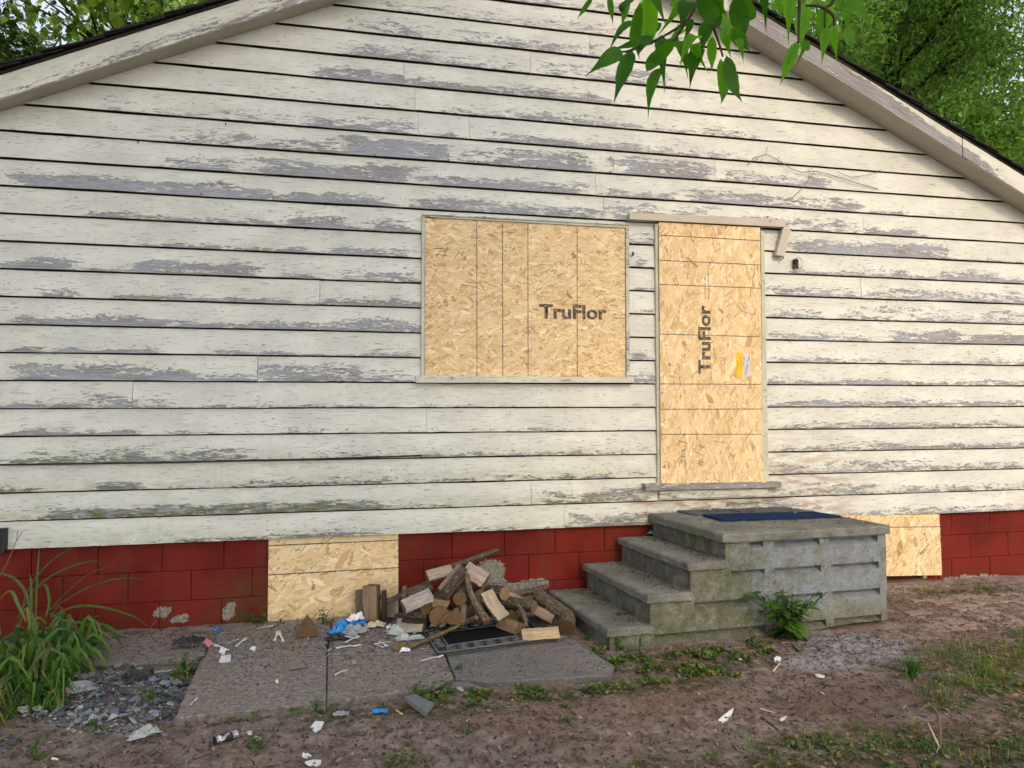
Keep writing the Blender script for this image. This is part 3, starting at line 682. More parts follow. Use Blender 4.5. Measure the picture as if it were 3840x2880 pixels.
wallquad([Z_sill(480, 1218), Z_sill(1602, 1196), Z_sill(1602, 1272), Z_sill(480, 1300)], -.050, .04, 'apron_board', M['fascia'], w=(.62, .2, .5), parent=df)
ht = wallquad([z(135, 84), z(1430, 136), z(1425, 202), z(135, 136)], -.075, -.01, 'head_trim_board', M['soffit'], 'loose greyish trim board nailed above the door', w=(.3, 0, 0))
bt = wallquad([z(1412, 205), z(1478, 230), z(1440, 330), z(1446, 350), z(1420, 447), z(1350, 432)], -.070, -.026, 'broken_trim', M['soffit'], 'broken end of trim hanging tilted beside the door')
for X, Y in ((1282, 118), (1352, 134), (1305, 150), (2200, 0)):
    if X > 2000: continue
    p = P(*z(X, Y), -.078); b = MB(); b.tube([(p.x, -.080, p.z), (p.x, -.07, p.z)], .005, 6); o = b.build('screw_head', M['rust']); o.parent = ht
b = MB(); p = P(*z(1400, 465), -.03)
b.tube([(p.x - .01, -.03, p.z + .03), (p.x, -.05, p.z), (p.x - .012, -.035, p.z - .012)], [.008, .006, .004], 5); hp(b.build('rusted_hook', M['rust']))
b = MB(); p = P(*Z_win(1925, 425), -.03); b.tube([(p.x, -.05, p.z + .01), (p.x + .004, -.045, p.z - .008), (p.x - .004, -.03, p.z - .02)], [.010, .008, .004], 6); hp(b.build('rusted_hook', M['rust']))
# remains of the wall lamp beside the door
lamp = empty('wall_lamp_remains', P(*Z_door(1520, 500), -.03)); tag(lamp, 'stripped wall lamp fitting with loose wires right of the door', 'lamp fitting')
def lw(X, Y, y): return P(*Z_door(X, Y), y) - lamp.location
b = MB(); b.tube([lw(1518, 480, -.03), lw(1520, 490, -.07)], .016, 8); b.tube([lw(1522, 505, -.035), lw(1524, 545, -.06)], .012, 8); b.build('socket', M['rust'], lamp)
b = MB(); b.tube([lw(1508, 500, -.03), lw(1503, 520, -.055), lw(1512, 548, -.05), lw(1540, 552, -.06), lw(1572, 530, -.045)], .004, 5); b.build('bracket', M['silver'], lamp)
b = MB(); b.tube([lw(1518, 480, -.04), lw(1516, 455, -.055), lw(1535, 450, -.06), lw(1560, 470, -.05), lw(1572, 500, -.04)], .0025, 5); b.tube([lw(1526, 480, -.04), lw(1522, 462, -.05), lw(1540, 468, -.06)], .0022, 5); b.build('wire', M['silver'], lamp)
b = MB(); b.tube([lw(1510, 470, -.032), lw(1512, 540, -.032)], .020, 8); b.build('backplate', M['black'], lamp)

# black cable tacked under a low board, black downspout stub, dead vine
cb = MB(); cb.tube([P(*Z_bl(0, -555 + 0), -.035)] if False else [P(0, 1743, -.034), P(350, 1738, -.036), P(700, 1733, -.034), P(900, 1727, -.036), P(1150, 1722, -.034), P(1420, 1714, -.034), P(1580, 1708, -.030)], .006, 6)
tag(cb.build('cable', M['black'], smooth=True), 'thin black cable running under a low siding board', 'cable')
a, b_ = P(-60, 1985, -.03), P(27, 2070, -.03)
b = MB(); b.box((a.x, -.075, b_.z), (b_.x, -.024, a.z)); b.box((a.x, -.085, b_.z + .01), (b_.x - .025, -.0755, a.z - .012)); b.box((a.x, -.079, a.z), (b_.x + .004, -.024, a.z + .006))
tag(b.build('junction_box', M['black']), 'black box fixed low on the siding at the left edge', 'junction box')
vine = empty('dead_vine', P(*Z_tr(820, 1100), -.03)); tag(vine, 'dead leafless vine clinging to the sunlit siding right of the door', 'vine')
def vp(L, rr):
    q = MB(); q.tube([P(*Z_tr(x, y), -.034 + .006 * math.sin(i * 2)) - vine.location for i, (x, y) in enumerate(L)], rr, 5); return q.build('stem', M['dry'], vine)
vp([(450, 1052), (490, 1005), (565, 985), (640, 1020), (720, 1072), (790, 1100), (880, 1092), (960, 1110), (1040, 1135), (1150, 1170), (1280, 1205)], .0030)
vp([(880, 1092), (840, 1140), (800, 1200), (740, 1255), (690, 1280)], .0022); vp([(1020, 1095), (1110, 1132), (1200, 1118), (1265, 1100), (1305, 1078)], .0022)
vp([(565, 985), (575, 935)], .0018); vp([(1265, 1100), (1258, 1135)], .0016); vp([(840, 1140), (845, 1060), (870, 1090)], .0014)
# ================================================================== STRAND BOARD PANELS
def clip_poly(poly, clip):
    out = poly
    for i in range(len(clip)):
        a, b = clip[i], clip[(i + 1) % len(clip)]; inp = out; out = []
        def side(p): return (b[0] - a[0]) * (p[1] - a[1]) - (b[1] - a[1]) * (p[0] - a[0])
        for j in range(len(inp)):
            p, q = inp[j], inp[(j + 1) % len(inp)]; sp, sq = side(p), side(q)
            if sp >= 0: out.append(p)
            if sp * sq < 0:
                t = sp / (sp - sq); out.append((p[0] + (q[0] - p[0]) * t, p[1] + (q[1] - p[1]) * t))
        if not out: return []
    return out
PAL = [((.72, .545, .30), 5), ((.77, .61, .375), 4), ((.67, .48, .245), 4), ((.60, .41, .19), 1.6), ((.82, .68, .46), 2.4), ((.48, .29, .115), .7), ((.30, .15, .055), .22), ((.70, .51, .34), 2)]
def osb(name, label, corners, y, thick, ang, n, size, seed, group=None):
    """corners [BL, BR, TR, TL] as wall (x,z); the face of the board is covered with real flat strands"""
    q = [(p.x, p.z) for p in corners]; r_ = random.Random(seed); cx = sum(p[0] for p in q) / 4; zb = min(p[1] for p in q)
    root = empty(name, (cx, y, zb)); tag(root, label, 'board', group)
    L = [(x - cx, z - zb) for x, z in q]
    b = MB(); b.quadbox(L, .0, thick, (.50, .33, .15)); b.build('board_core', M['osb'], root)
    s = MB(); cols = [c for c, w in PAL]; wts = [w for c, w in PAL]
    x0, x1 = min(p[0] for p in L), max(p[0] for p in L); z0, z1 = min(p[1] for p in L), max(p[1] for p in L)
    for i in range(n):
        big = r_.random()
        if i < n * .35: ln, wd = r_.uniform(.06, .14) * size, r_.uniform(.012, .035) * size
        elif big < .10: ln, wd = r_.uniform(.05, .11) * size, r_.uniform(.025, .045) * size
        elif big < .55: ln, wd = r_.uniform(.04, .11) * size, r_.uniform(.006, .018) * size
        else: ln, wd = r_.uniform(.02, .07) * size, r_.uniform(.002, .006) * size
        a = R(ang) + r_.gauss(0, .55); c, d = math.cos(a), math.sin(a); px, pz = r_.uniform(x0, x1), r_.uniform(z0, z1)
        sk = r_.uniform(-.4, .4) * wd
        poly = [(-ln / 2, -wd / 2), (0, -wd * r_.uniform(.4, .55)), (ln / 2 + sk, -wd / 2 * r_.uniform(.5, 1)), (ln / 2 - sk, wd / 2 * r_.uniform(.6, 1)), (0, wd * r_.uniform(.4, .55)), (-ln / 2 - sk, wd / 2)]
        loc = {}
        pp = clip_poly([(px + u * c - v * d, pz + u * d + v * c) for u, v in poly], L)
        if len(pp) < 3: continue
        yy = -.0003 - .0022 * (i / n) - r_.uniform(0, .0003); ty = r_.uniform(-.006, .006)
        col = r_.choices(cols, wts)[0]; kk = r_.uniform(.86, 1.12); jj = r_.uniform(-.015, .015)
        if wd < .007 * size and r_.random() < .25: col = (.34, .175, .06)
        col = tuple(min(.95, max(.01, lerp(v, q_, .22) * kk)) for v, q_ in zip((col[0], col[1] + jj * .6, col[2] + jj), (.73, .57, .345)))
        s.add([(u, yy + ty * ((u - px) * -d + (v - pz) * c), v) for u, v in pp], [tuple(range(len(pp)))], col,
              [((u - px) * c + (v - pz) * d + i * .37, (u - px) * -d + (v - pz) * c + i * .11) for u, v in pp])
    o = s.build('wood_strands', M['osb'], root); o['kind'] = 'stuff'
    root['y'] = y
    return root
def onface(root, t, off=.0034): 
    p = P(*t, root.location.y); return (p.x - root.location.x, -off, p.z - root.location.z)
def line(root, a, b, w=.0045, m='ink', name='printed_line', seed=0):
    A, B = Vector(onface(root, a)), Vector(onface(root, b)); r_ = random.Random(seed + int(A.x * 999)); n = max(6, int((B - A).length / .012))
    d = (B - A).normalized(); up = Vector((-d.z, 0, d.x)); V = []; F = []
    for i in range(n + 1):
        p = A.lerp(B, i / n) + up * (.0012 * nz(i * .31, A.x * 7)); h = w / 2 * (1 + .5 * nz(i * .8, A.z * 9))
        V += [p + up * h, p - up * h]
        if i: F.append((2 * i - 2, 2 * i, 2 * i + 1, 2 * i - 1))
    return obj(name, mesh(name, V, [f[::-1] for f in F]), M[m], root)
def stroke(root, polys, w=.004, name='handwriting', m='pencil'):
    b = MB()
    for L in polys:
        pts = [Vector(onface(root, t)) for t in L]
        for p, q in zip(pts, pts[1:]):
            d = (q - p); 
            if d.length < 1e-5: continue
            d.normalize(); s = Vector((-d.z, 0, d.x)) * (w / 2); b.add([p + s, q + s, q - s, p - s], [(3, 2, 1, 0)])
    return b.build(name, M[m], root)
def lettering(root, text, origin, xdir, size, bold, m, name='printed_lettering', squeeze=1.0, off=.0036):
    cu = bpy.data.curves.new('txt', 'FONT'); cu.body = text; cu.size = 1.0; cu.offset = bold; cu.resolution_u = 3
    t = bpy.data.objects.new('txt', cu); COL.objects.link(t); dg = bpy.context.evaluated_depsgraph_get(); dg.update()
    me = bpy.data.meshes.new_from_object(t.evaluated_get(dg)); bpy.data.objects.remove(t)
    O = Vector(onface(root, origin, off)); A = Vector(onface(root, xdir, off)); ex = (A - O).normalized(); ez = Vector((-ex.z, 0, ex.x))
    w = max(v.co.x for v in me.vertices); sx = (A - O).length / w
    for v in me.vertices: v.co = O + ex * (v.co.x * sx) + ez * (v.co.y * size)
    me.update(); me.materials.clear()
    return obj(name, me, M[m], root)
z = Z_win
pw = osb('strand_board_panel', 'pale strand board panel covering the wide window', [P(*z(206, 1436), -.03), P(*z(1880, 1446), -.03), P(*z(1872, 212), -.03), P(*z(209, 120), -.03)], -.030, .02, 4, 7500, .78, 11, 'strand board panels')
for i, X in enumerate((638, 852, 1062, 1470)): line(pw, z(X - 2, 134 + (X - 200) * .052), z(X, 1435 + X * .006), .0052, seed=i)
line(pw, z(1866, 215), z(1872, 1440), .004, seed=9)
lettering(pw, 'TruFlor', z(1158, 956), z(1716, 966), .150, .032, 'ink')
lettering(pw, 'SPACE END', z(1762, 933), z(1868, 936), .0125, .004, 'ink'); lettering(pw, 'ESPACER', z(1764, 960), z(1868, 964), .0115, .004, 'ink')
stroke(pw, [[z(275, 380), z(415, 385)], [z(290, 430), z(400, 437)], [z(352, 368), z(300, 455)], [z(400, 368), z(348, 470)], [z(500, 405), z(460, 445), z(452, 468)], [z(520, 405), z(505, 435), z(540, 450), z(545, 470), z(515, 480)]], .0035)
line(pw, z(212, 118), z(1872, 206), .006, 'teal', 'tape_edge')
z = Z_door
pd = osb('strand_board_panel', 'tall golden strand board panel covering the doorway', [P(*Z_sill(496, 1152), -.06), P(*Z_sill(1556, 1130), -.06), P(*z(1220, 206), -.06), P(*z(379, 160), -.06)], -.055, .02, 84, 4300, 1.32, 23, 'strand board panels')
for i, (ya, yb) in enumerate(((270, 315), (478, 517), (678, 710), (1090, 1112), (1503, 1507))): line(pd, z(383, ya), z(1219, yb), .0055, seed=i)
for i, ya in enumerate((110, 372, 632)):
    if i: line(pd, Z_sill(492, ya), Z_sill(1538, ya - 2), .0055, seed=20 + i)
lettering(pd, 'TruFlor', z(804, 1416), z(798, 852), .148, .032, 'ink')
lettering(pd, 'SPACE ENDS 1/8"', z(766, 803), z(764, 622), .016, .004, 'ink'); lettering(pd, 'ESPACER LES BOUTS 1/8"', z(794, 803), z(790, 535), .016, .004, 'ink')
z = Z_sill
stroke(pd, [[z(690, 975), z(680, 930), z(720, 925), z(700, 905), z(750, 900), z(735, 960)], [z(750, 880), z(700, 850), z(735, 830), z(742, 862), z(705, 858)], [z(700, 820), z(740, 780)], [z(705, 785), z(740, 818)], [z(672, 752), z(690, 705), z(760, 722)],
            [z(870, 905), z(945, 930)], [z(865, 930), z(930, 950)], [z(880, 970), z(905, 890)], [z(905, 975), z(930, 890)], [z(848, 812), z(915, 848)], [z(905, 790), z(890, 738), z(945, 775)], [z(900, 782), z(945, 745)], [z(1040, 700), z(1160, 722)]], .0035)
# stickers on the door panel
z = Z_door
def sticker(name, label, quad, m, marks, ink):
    p0 = P(*quad[0], -.0595); root = empty(name, p0); tag(root, label, 'sticker')
    L = [P(*t, -.0595) - p0 for t in quad]; b = MB(); b.quadbox([(v.x, v.z) for v in L], 0, .0008); b.build('paper_slip', M[m], root)
    k = MB()
    for pts in marks:
        vv = [P(*t, -.0605) - p0 for t in pts]
        for p, q in zip(vv, vv[1:]):
            d = (q - p).normalized(); s = Vector((-d.z, 0, d.x)) * .0013; k.add([p + s, q + s, q - s, p - s], [(3, 2, 1, 0)])
    k.build('writing', M[ink], root); return root
r_ = random.Random(3)
def scrib(x, y0, y1):
    L = []; y = y0
    while y > y1: L.append([z(x + r_.uniform(-7, 7), y), z(x + r_.uniform(-7, 7), y - 7), z(x + r_.uniform(-6, 6), y - 12)]); y -= 16
    return L
sticker('yellow_notice', 'bright yellow handwritten notice stuck on the door panel', [z(1022, 1446), z(1070, 1446), z(1067, 1243), z(1018, 1243)], 'yellow', scrib(1030, 1395, 1300) + scrib(1042, 1370, 1335) + scrib(1056, 1390, 1255) + scrib(1040, 1290, 1255), 'ink')
sticker('white_notice', 'crumpled white label stuck beside the yellow notice', [z(1086, 1443), z(1133, 1443), z(1136, 1262), z(1083, 1262)], 'paper', scrib(1100, 1428, 1385) + scrib(1108, 1400, 1330) + scrib(1118, 1375, 1345) + [[z(1090, 1310), z(1090, 1290)], [z(1128, 1310), z(1128, 1270)], [z(1105, 1310), z(1120, 1310), z(1120, 1285)]], 'pencil')
z = Z_bc
pb = osb('strand_board_panel', 'strand board panel over the cellar opening behind the woodpile', [P(*z(92, 722), .015), P(*z(926, 700), .015), P(*z(924, 158), .015), P(*z(98, 192), .015)], .012, .02, 20, 2000, 1.35, 37, 'strand board panels')
line(pb, z(100, 240), z(924, 205), .0075, seed=1); line(pb, z(97, 427), z(925, 380), .0075, seed=2)
stroke(pb, [[z(365, 465), z(385, 470), z(375, 485), z(395, 490), z(370, 505)], [z(400, 490), z(380, 500), z(372, 520), z(385, 522), z(390, 508), z(376, 508)]], .004)
z = Z_br
pr = osb('strand_board_panel', 'strand board panel low on the red wall right of the steps', [P(*z(1000, 440), -.03), P(*z(1688, 428), -.03), P(*z(1672, 40), -.03), P(*z(990, 52), -.03)], -.030, .018, 60, 1300, 1.45, 41, 'strand board panels')
line(pr, z(1010, 126), z(1674, 119), .006, seed=3)
b = MB(); a, c = P(*z(1365, 492), -.06), P(*z(1595, 472), -.06); b.box((a.x - .35, -.075, .0), (c.x, .03, .046)); tag(b.build('timber_offcut', M['split'], bevel=.004), 'weathered timber lying under the right strand board panel', 'timber').color = (.62, .55, .5, 1)
b = MB(); a = P(*z(1568, 475), -.01); b.box((a.x, -.012, .047), (a.x + .04, .028, .13)); tag(b.build('wood_block', M['split'], bevel=.003), 'small wood block wedged under the right strand board panel', 'wood block')

# ================================================================== CONCRETE STEPS
steps = empty('concrete_steps', (2.4, -.5, 0)); tag(steps, 'mossy precast concrete steps with landing below the boarded door', 'steps')
def S(s, b, z): return (s - .10 * (1 - b) - 2.4, lerp(-.032, -1.04 + (s - 1.535) * .0428, b) + .5, z)
def slabS(s0, s1, z0, z1, name, b1=1.012, dark=.0):
    """tread with rounded, chipped nosing"""
    n = 34; prof = [(.0, z0), (.0, z0 + .012), (.0, z1 - .014), (.006, z1 - .004), (.020, z1)]
    V = []; W = []
    r_ = random.Random(int(s0 * 100))
    ring = []
    # outline: front (towards -x) edge from wall to viewer, then viewer edge
    for i in range(n + 1): ring.append((s0, lerp(0.0, b1, i / n), 1, 0))
    for i in range(1, int(n * (s1 - s0) + 6) + 1): ring.append((lerp(s0, s1, i / int(n * (s1 - s0) + 6)), b1, 0, 1))
    k = len(prof)
    for s, bb, ex, ey in ring:
        for j, (d, zz) in enumerate(prof):
            corner = (s == s0 and bb == b1)
            ch = .004 * nz(s * 17, bb * 17, j * .6) + .0025 * nz(s * 50, bb * 50, j)
            p = Vector(S(s + (d if (ex or corner) else 0) + ch * ex, bb - (d if (ey or corner) else 0) + ch * ey, zz + .003 * nz(s * 12, bb * 12, 8)))
            V.append(p); W.append((dark * .5 + .2, .25, .05))
    m_ = len(ring)
    F = [(i * k + j, (i + 1) * k + j, (i + 1) * k + j + 1, i * k + j + 1) for i in range(m_ - 1) for j in range(k - 1)]
    # top grid
    gn, gm = 14, 30; b0 = len(V)
    for i in range(gn + 1):
        for j in range(gm + 1):
            s = lerp(s0 + .02, s1, i / gn); bb = lerp(0, b1 - .02, j / gm)
            V.append(S(s, bb, z1 + .003 * nz(s * 12, bb * 12, 8))); W.append((dark + .3 * sm(.6, 1.0, i / gn), .15, .05))
    F += [(b0 + i * (gm + 1) + j, b0 + i * (gm + 1) + j + 1, b0 + (i + 1) * (gm + 1) + j + 1, b0 + (i + 1) * (gm + 1) + j) for i in range(gn) for j in range(gm)]
    # underside
    b1_ = len(V); V += [S(s0, 0, z0), S(s0, b1, z0), S(s1, b1, z0), S(s1, 0, z0)]; W += [(1, 0, 0)] * 4; F.append((b1_, b1_ + 1, b1_ + 2, b1_ + 3))
    b2_ = len(V); V += [S(s1, 0, z0), S(s1, b1, z0), S(s1, b1, z1), S(s1, 0, z1)]; W += [(.3, .1, 0)] * 4; F.append((b2_, b2_ + 1, b2_ + 2, b2_ + 3))
    o = obj(name, mesh(name, V, F, W, smooth=False), M['concrete'], steps); return o
TR = [(1.535, .140), (1.81, .328), (2.095, .515), (2.350, .690)]; SR = 3.645
slabS(1.535, 1.85, .090, .140, 'tread', dark=.25); slabS(1.81, 2.135, .278, .328, 'tread', dark=.2); slabS(2.095, 2.39, .466, .515, 'tread', dark=.15); slabS(2.350, SR + .012, .632, .690, 'landing_slab', dark=.12)
# body: risers + flank with moulded grooves
BX = [1.565, 1.842, 2.128, 2.385, SR]; BT = [.0905, .2785, .4665, .6325]; YF = .985
GRV = [(2.568, 2.668, .622, .583), (2.752, 3.107, .622, .573), (3.182, 3.578, .620, .571), (2.425, 2.677, .441, .397), (2.749, 3.114, .441, .390), (3.190, 3.583, .440, .388),
       (2.151, 2.681, .255, .197), (2.763, 3.122, .256, .206), (3.200, 3.590, .257, .203), (1.873, 2.691, .072, .012), (2.79, 3.147, .072, .020), (3.208, 3.597, .074, .020)]
xb = sorted(set(BX + [g[0] for g in GRV] + [g[1] for g in GRV])); xb2 = []
for a, b in zip(xb, xb[1:]):
    n = max(1, int((b - a) / .05)); xb2 += [lerp(a, b, i / n) for i in range(n)]
xb2.append(xb[-1])
zb2 = sorted(set([lerp(g[3], g[2], .55) for g in GRV] + [-.06, -.02, .14, .17, .34, .36, .52, .54] + BT + [g[2] for g in GRV] + [g[3] for g in GRV]))
B = MB()
def fw_(s, z):     # flank wear: moss low/left, blue paint upper right, grime
    mo = max(sm(3.0, 2.1, s) * 1.25 * (.6 + .4 * sm(.6, .25, z)), .9 * sm(.14, -.02, z)) * (.8 + .4 * nz(s * 3, z * 4)) + .45
    bl = sm(2.35, 2.7, s) * sm(.10, .22, z) * .95
    return (.12 + .45 * sm(.04, -.04, z), min(1, mo), bl)
def top_at(x):
    for i in range(4):
        if x < BX[i + 1] - 1e-6: return BT[i]
    return BT[3]
for a, b in zip(xb2, xb2[1:]):
    t = top_at((a + b) / 2)
    for c, d in zip(zb2, zb2[1:]):
        if d > t + 1e-6: continue
        mx, mz = (a + b) / 2, (c + d) / 2; g = next((g for g in GRV if g[0] - 1e-6 < mx < g[1] + 1e-6 and g[3] < mz < g[2]), None)
        bot = lerp(-.02, .045, sm(1.9, 3.6, mx)) if c == zb2[0] else c
        if c == zb2[0]: c0, c1 = max(c, lerp(-.05, .030, sm(2.5, 3.4, a))), max(c, lerp(-.05, .030, sm(2.5, 3.4, b)))
        else: c0, c1 = max(c, lerp(-.05, .030, sm(2.5, 3.4, a))), max(c, lerp(-.05, .030, sm(2.5, 3.4, b)))
        c0, c1 = min(c0, d - .001), min(c1, d - .001)
        def pt(s, zz, dep=0.0): return S(s, YF - dep + .004 * nz(s * 9, zz * 9), zz)
        if g:
            D0 = .060; f = lambda zz: D0 * min(1, max(0, (zz - g[3]) / (g[2] - g[3]) * 1.8))
            B.add([pt(a, c0, f(c)), pt(b, c1, f(c)), pt(b, d, f(d)), pt(a, d, f(d))], [(0, 1, 2, 3)], [fw_(a, c), fw_(b, c), fw_(b, d), fw_(a, d)])
            if abs(d - g[2]) < 1e-6: B.add([pt(a, d, D0), pt(b, d, D0), pt(b, d, 0), pt(a, d, 0)], [(0, 1, 2, 3)], fw_(a, d))
            for e in (a, b):
                if abs(e - g[0]) < 1e-6 or abs(e - g[1]) < 1e-6: B.add([pt(e, c, f(c)), pt(e, d, f(d)), pt(e, d, 0), pt(e, c, 0)], [(0, 1, 2, 3)], fw_(e, d))
        else: B.add([pt(a, c0), pt(b, c1), pt(b, d), pt(a, d)], [(0, 1, 2, 3)], [fw_(a, c), fw_(b, c), fw_(b, d), fw_(a, d)])
for i in range(4):      # riser faces
    z0 = -.06 if i == 0 else BT[i - 1] + .048; n = 20
    for j in range(n):
        a, b = lerp(0, YF, j / n), lerp(0, YF, (j + 1) / n)
        B.add([S(BX[i], a, z0 - .01), S(BX[i], b, z0 - .01), S(BX[i], b, BT[i]), S(BX[i], a, BT[i])], [(0, 1, 2, 3)], (.55, .45, 0))
B.add([S(SR, 0, -.02), S(SR, YF, .02), S(SR, YF, BT[3]), S(SR, 0, BT[3])], [(0, 1, 2, 3)], (.3, .4, 0))
B.build('step_body', M['concrete'], steps)
def scatter_on(name, label, cat, fn, n, mat, seed, lens=(.01, .03), wid=(.004, .01), cols=None, lift=.004):
    """loose fine litter nobody could count"""
    r_ = random.Random(seed); b = MB()
    for i in range(n):
        x, y, zz = fn(r_); a = r_.uniform(0, 6.28); l, w = r_.uniform(*lens) / 2, r_.uniform(*wid) / 2; c, s = math.cos(a), math.sin(a); t = r_.uniform(-.5, .5) * l; t2 = r_.uniform(-.6, .6) * w; k = r_.uniform(-.5, .5)
        col = r_.choice(cols); f = r_.uniform(.55, 1.15); col = tuple(v * f for v in col)
        p = [(-l, -w * k), (0, -w), (l, w * k), (0, w)]
        b.add([(x + u * c - v * s, y + u * s + v * c, zz + lift + u / l * t + v / w * t2 + abs(t) * .6 + abs(t2) * .6) for u, v in p], [(0, 1, 2), (0, 2, 3)], col)
    o = b.build(name, M[mat]); return tag(o, label, cat, kind='stuff')
# mats and bits on the landing
def flat_mat(name, label, pts, z0, th, m, ribs=0):
    root = empty(name, (pts[0][0], pts[0][1], z0)); tag(root, label, 'mat')
    q = [Vector((p[0], p[1])) for p in pts]; o = q[0]
    b = MB(); L = [(p - o) for p in q]; b.add([(p.x, p.y, 0) for p in L] + [(p.x, p.y, th) for p in L], [(3, 2, 1, 0), (4, 5, 6, 7)] + [(i, (i + 1) % 4, 4 + (i + 1) % 4, 4 + i) for i in range(4)]); b.build('mat_base', M[m], root)
    for i in range(ribs):
        t0, t1 = (i + .2) / ribs, (i + .75) / ribs; A, Bq, C, D = L
        b = MB(); pp = [A.lerp(D, t0).lerp(Bq.lerp(C, t0), .01), A.lerp(D, t0).lerp(Bq.lerp(C, t0), .99), A.lerp(D, t1).lerp(Bq.lerp(C, t1), .99), A.lerp(D, t1).lerp(Bq.lerp(C, t1), .01)]
        b.add([(p.x, p.y, th) for p in pp] + [(p.x, p.y, th + .005) for p in pp], [(4, 5, 6, 7)] + [(j, (j + 1) % 4, 4 + (j + 1) % 4, 4 + j) for j in range(4)]); b.build('rib', M[m], root)
    return root
def gz(X, Y, z_): p = G(*Z_step(X, Y), z_); return (p.x, p.y)
flat_mat('grey_mat', 'grey ribbed rubber mat on the landing nearest the door', [gz(965, 178, .70), gz(1520, 160, .70), gz(1440, 138, .70), gz(838, 150, .70)], .693, .006, 'greymat', 12)
flat_mat('blue_mat', 'worn blue mat near the edge of the landing', [gz(1115, 211, .70), gz(1740, 190, .70), gz(1590, 166, .70), gz(1015, 182, .70)], .694, .009, 'bluemat', 9)
def on_landing(r_): s, b = r_.uniform(2.4, 3.6), r_.uniform(.02, .95); p = S(s, b, .692); return p[0] + 2.4, p[1] - .5, .692 + r_.choice([0, .008])
LITCOL = [(.10, .07, .05), (.06, .045, .035), (.16, .11, .07), (.22, .17, .12), (.04, .03, .025)]
scatter_on('landing_debris', 'leaf crumbs and grit scattered over the landing', 'debris', on_landing, 620, 'chip', 4, (.006, .035), (.003, .010), LITCOL)
def on_treads(r_):
    i = r_.choice([0, 1, 2]); s = TR[i][0] + .27 - abs(r_.gauss(0, .09)); b = r_.uniform(.03, .97); p = S(max(s, TR[i][0] + .03), b, TR[i][1] + .003); return p[0] + 2.4, p[1] - .5, p[2]
scatter_on('step_debris', 'dark leaf mould collected at the back of the treads', 'debris', on_treads, 900, 'chip', 6, (.006, .024), (.004, .012), [(.05, .04, .032), (.035, .028, .022), (.09, .065, .05)])

# ================================================================== FIREWOOD
def prof(kind, r_):
    if kind == 'round': return [(math.cos(a) * (1 + r_.uniform(-.06, .06)), math.sin(a) * (1 + r_.uniform(-.06, .06)), 0) for a in [2 * math.pi * i / 14 for i in range(14)]]
    if kind == 'quarter': 
        P_ = [(-.55, -.55, 1), (.2, -.55, 1)] + [(-.55 + 1.45 * math.cos(a), -.55 + 1.45 * math.sin(a), 0) for a in [math.pi / 2 * i / 6 for i in range(7)]] + [(-.55, .2, 1)]
        P_[8] = (P_[8][0], P_[8][1], 1); return P_
    if kind == 'half': return [(math.cos(a), math.sin(a) * 1.1 - .4, 0) for a in [math.pi * i / 8 for i in range(8)]] + [(-1, -.4, 1), (-.3, -.44, 1), (.4, -.38, 1)]
    if kind == 'tri': return [(-1, -.7, 1), (0, -.78, 1), (1, -.7, 1), (.5, .12, 1), (0, .95, 1), (-.5, .12, 1)]
    q_ = [(-1, -1, 1), (-.35, -1.04, 1), (.35, -1.0, 1), (1, -.95, 1), (1.05, -.3, 1), (1.0, .35, 1), (.9, 1, 1), (.3, .93, 0), (-.35, 1.02, 0), (-1, .9, 0), (-1.04, .3, 1), (-.95, -.35, 1)]
    return [(a * r_.uniform(.9, 1.08), b * r_.uniform(.9, 1.08), f) for a, b, f in q_]
def spline(pts, n):
    out = []; N = len(pts) - 1
    for i in range(n + 1):
        t = i / n * N; k = min(int(t), N - 1); f = t - k
        p0, p1, p2, p3 = pts[max(k - 1, 0)], pts[k], pts[k + 1], pts[min(k + 2, N)]
        out.append(.5 * (2 * p1 + (p2 - p0) * f + (2 * p0 - 5 * p1 + 4 * p2 - p3) * f * f + (3 * p1 - p0 - 3 * p2 + p3) * f ** 3))
    return out
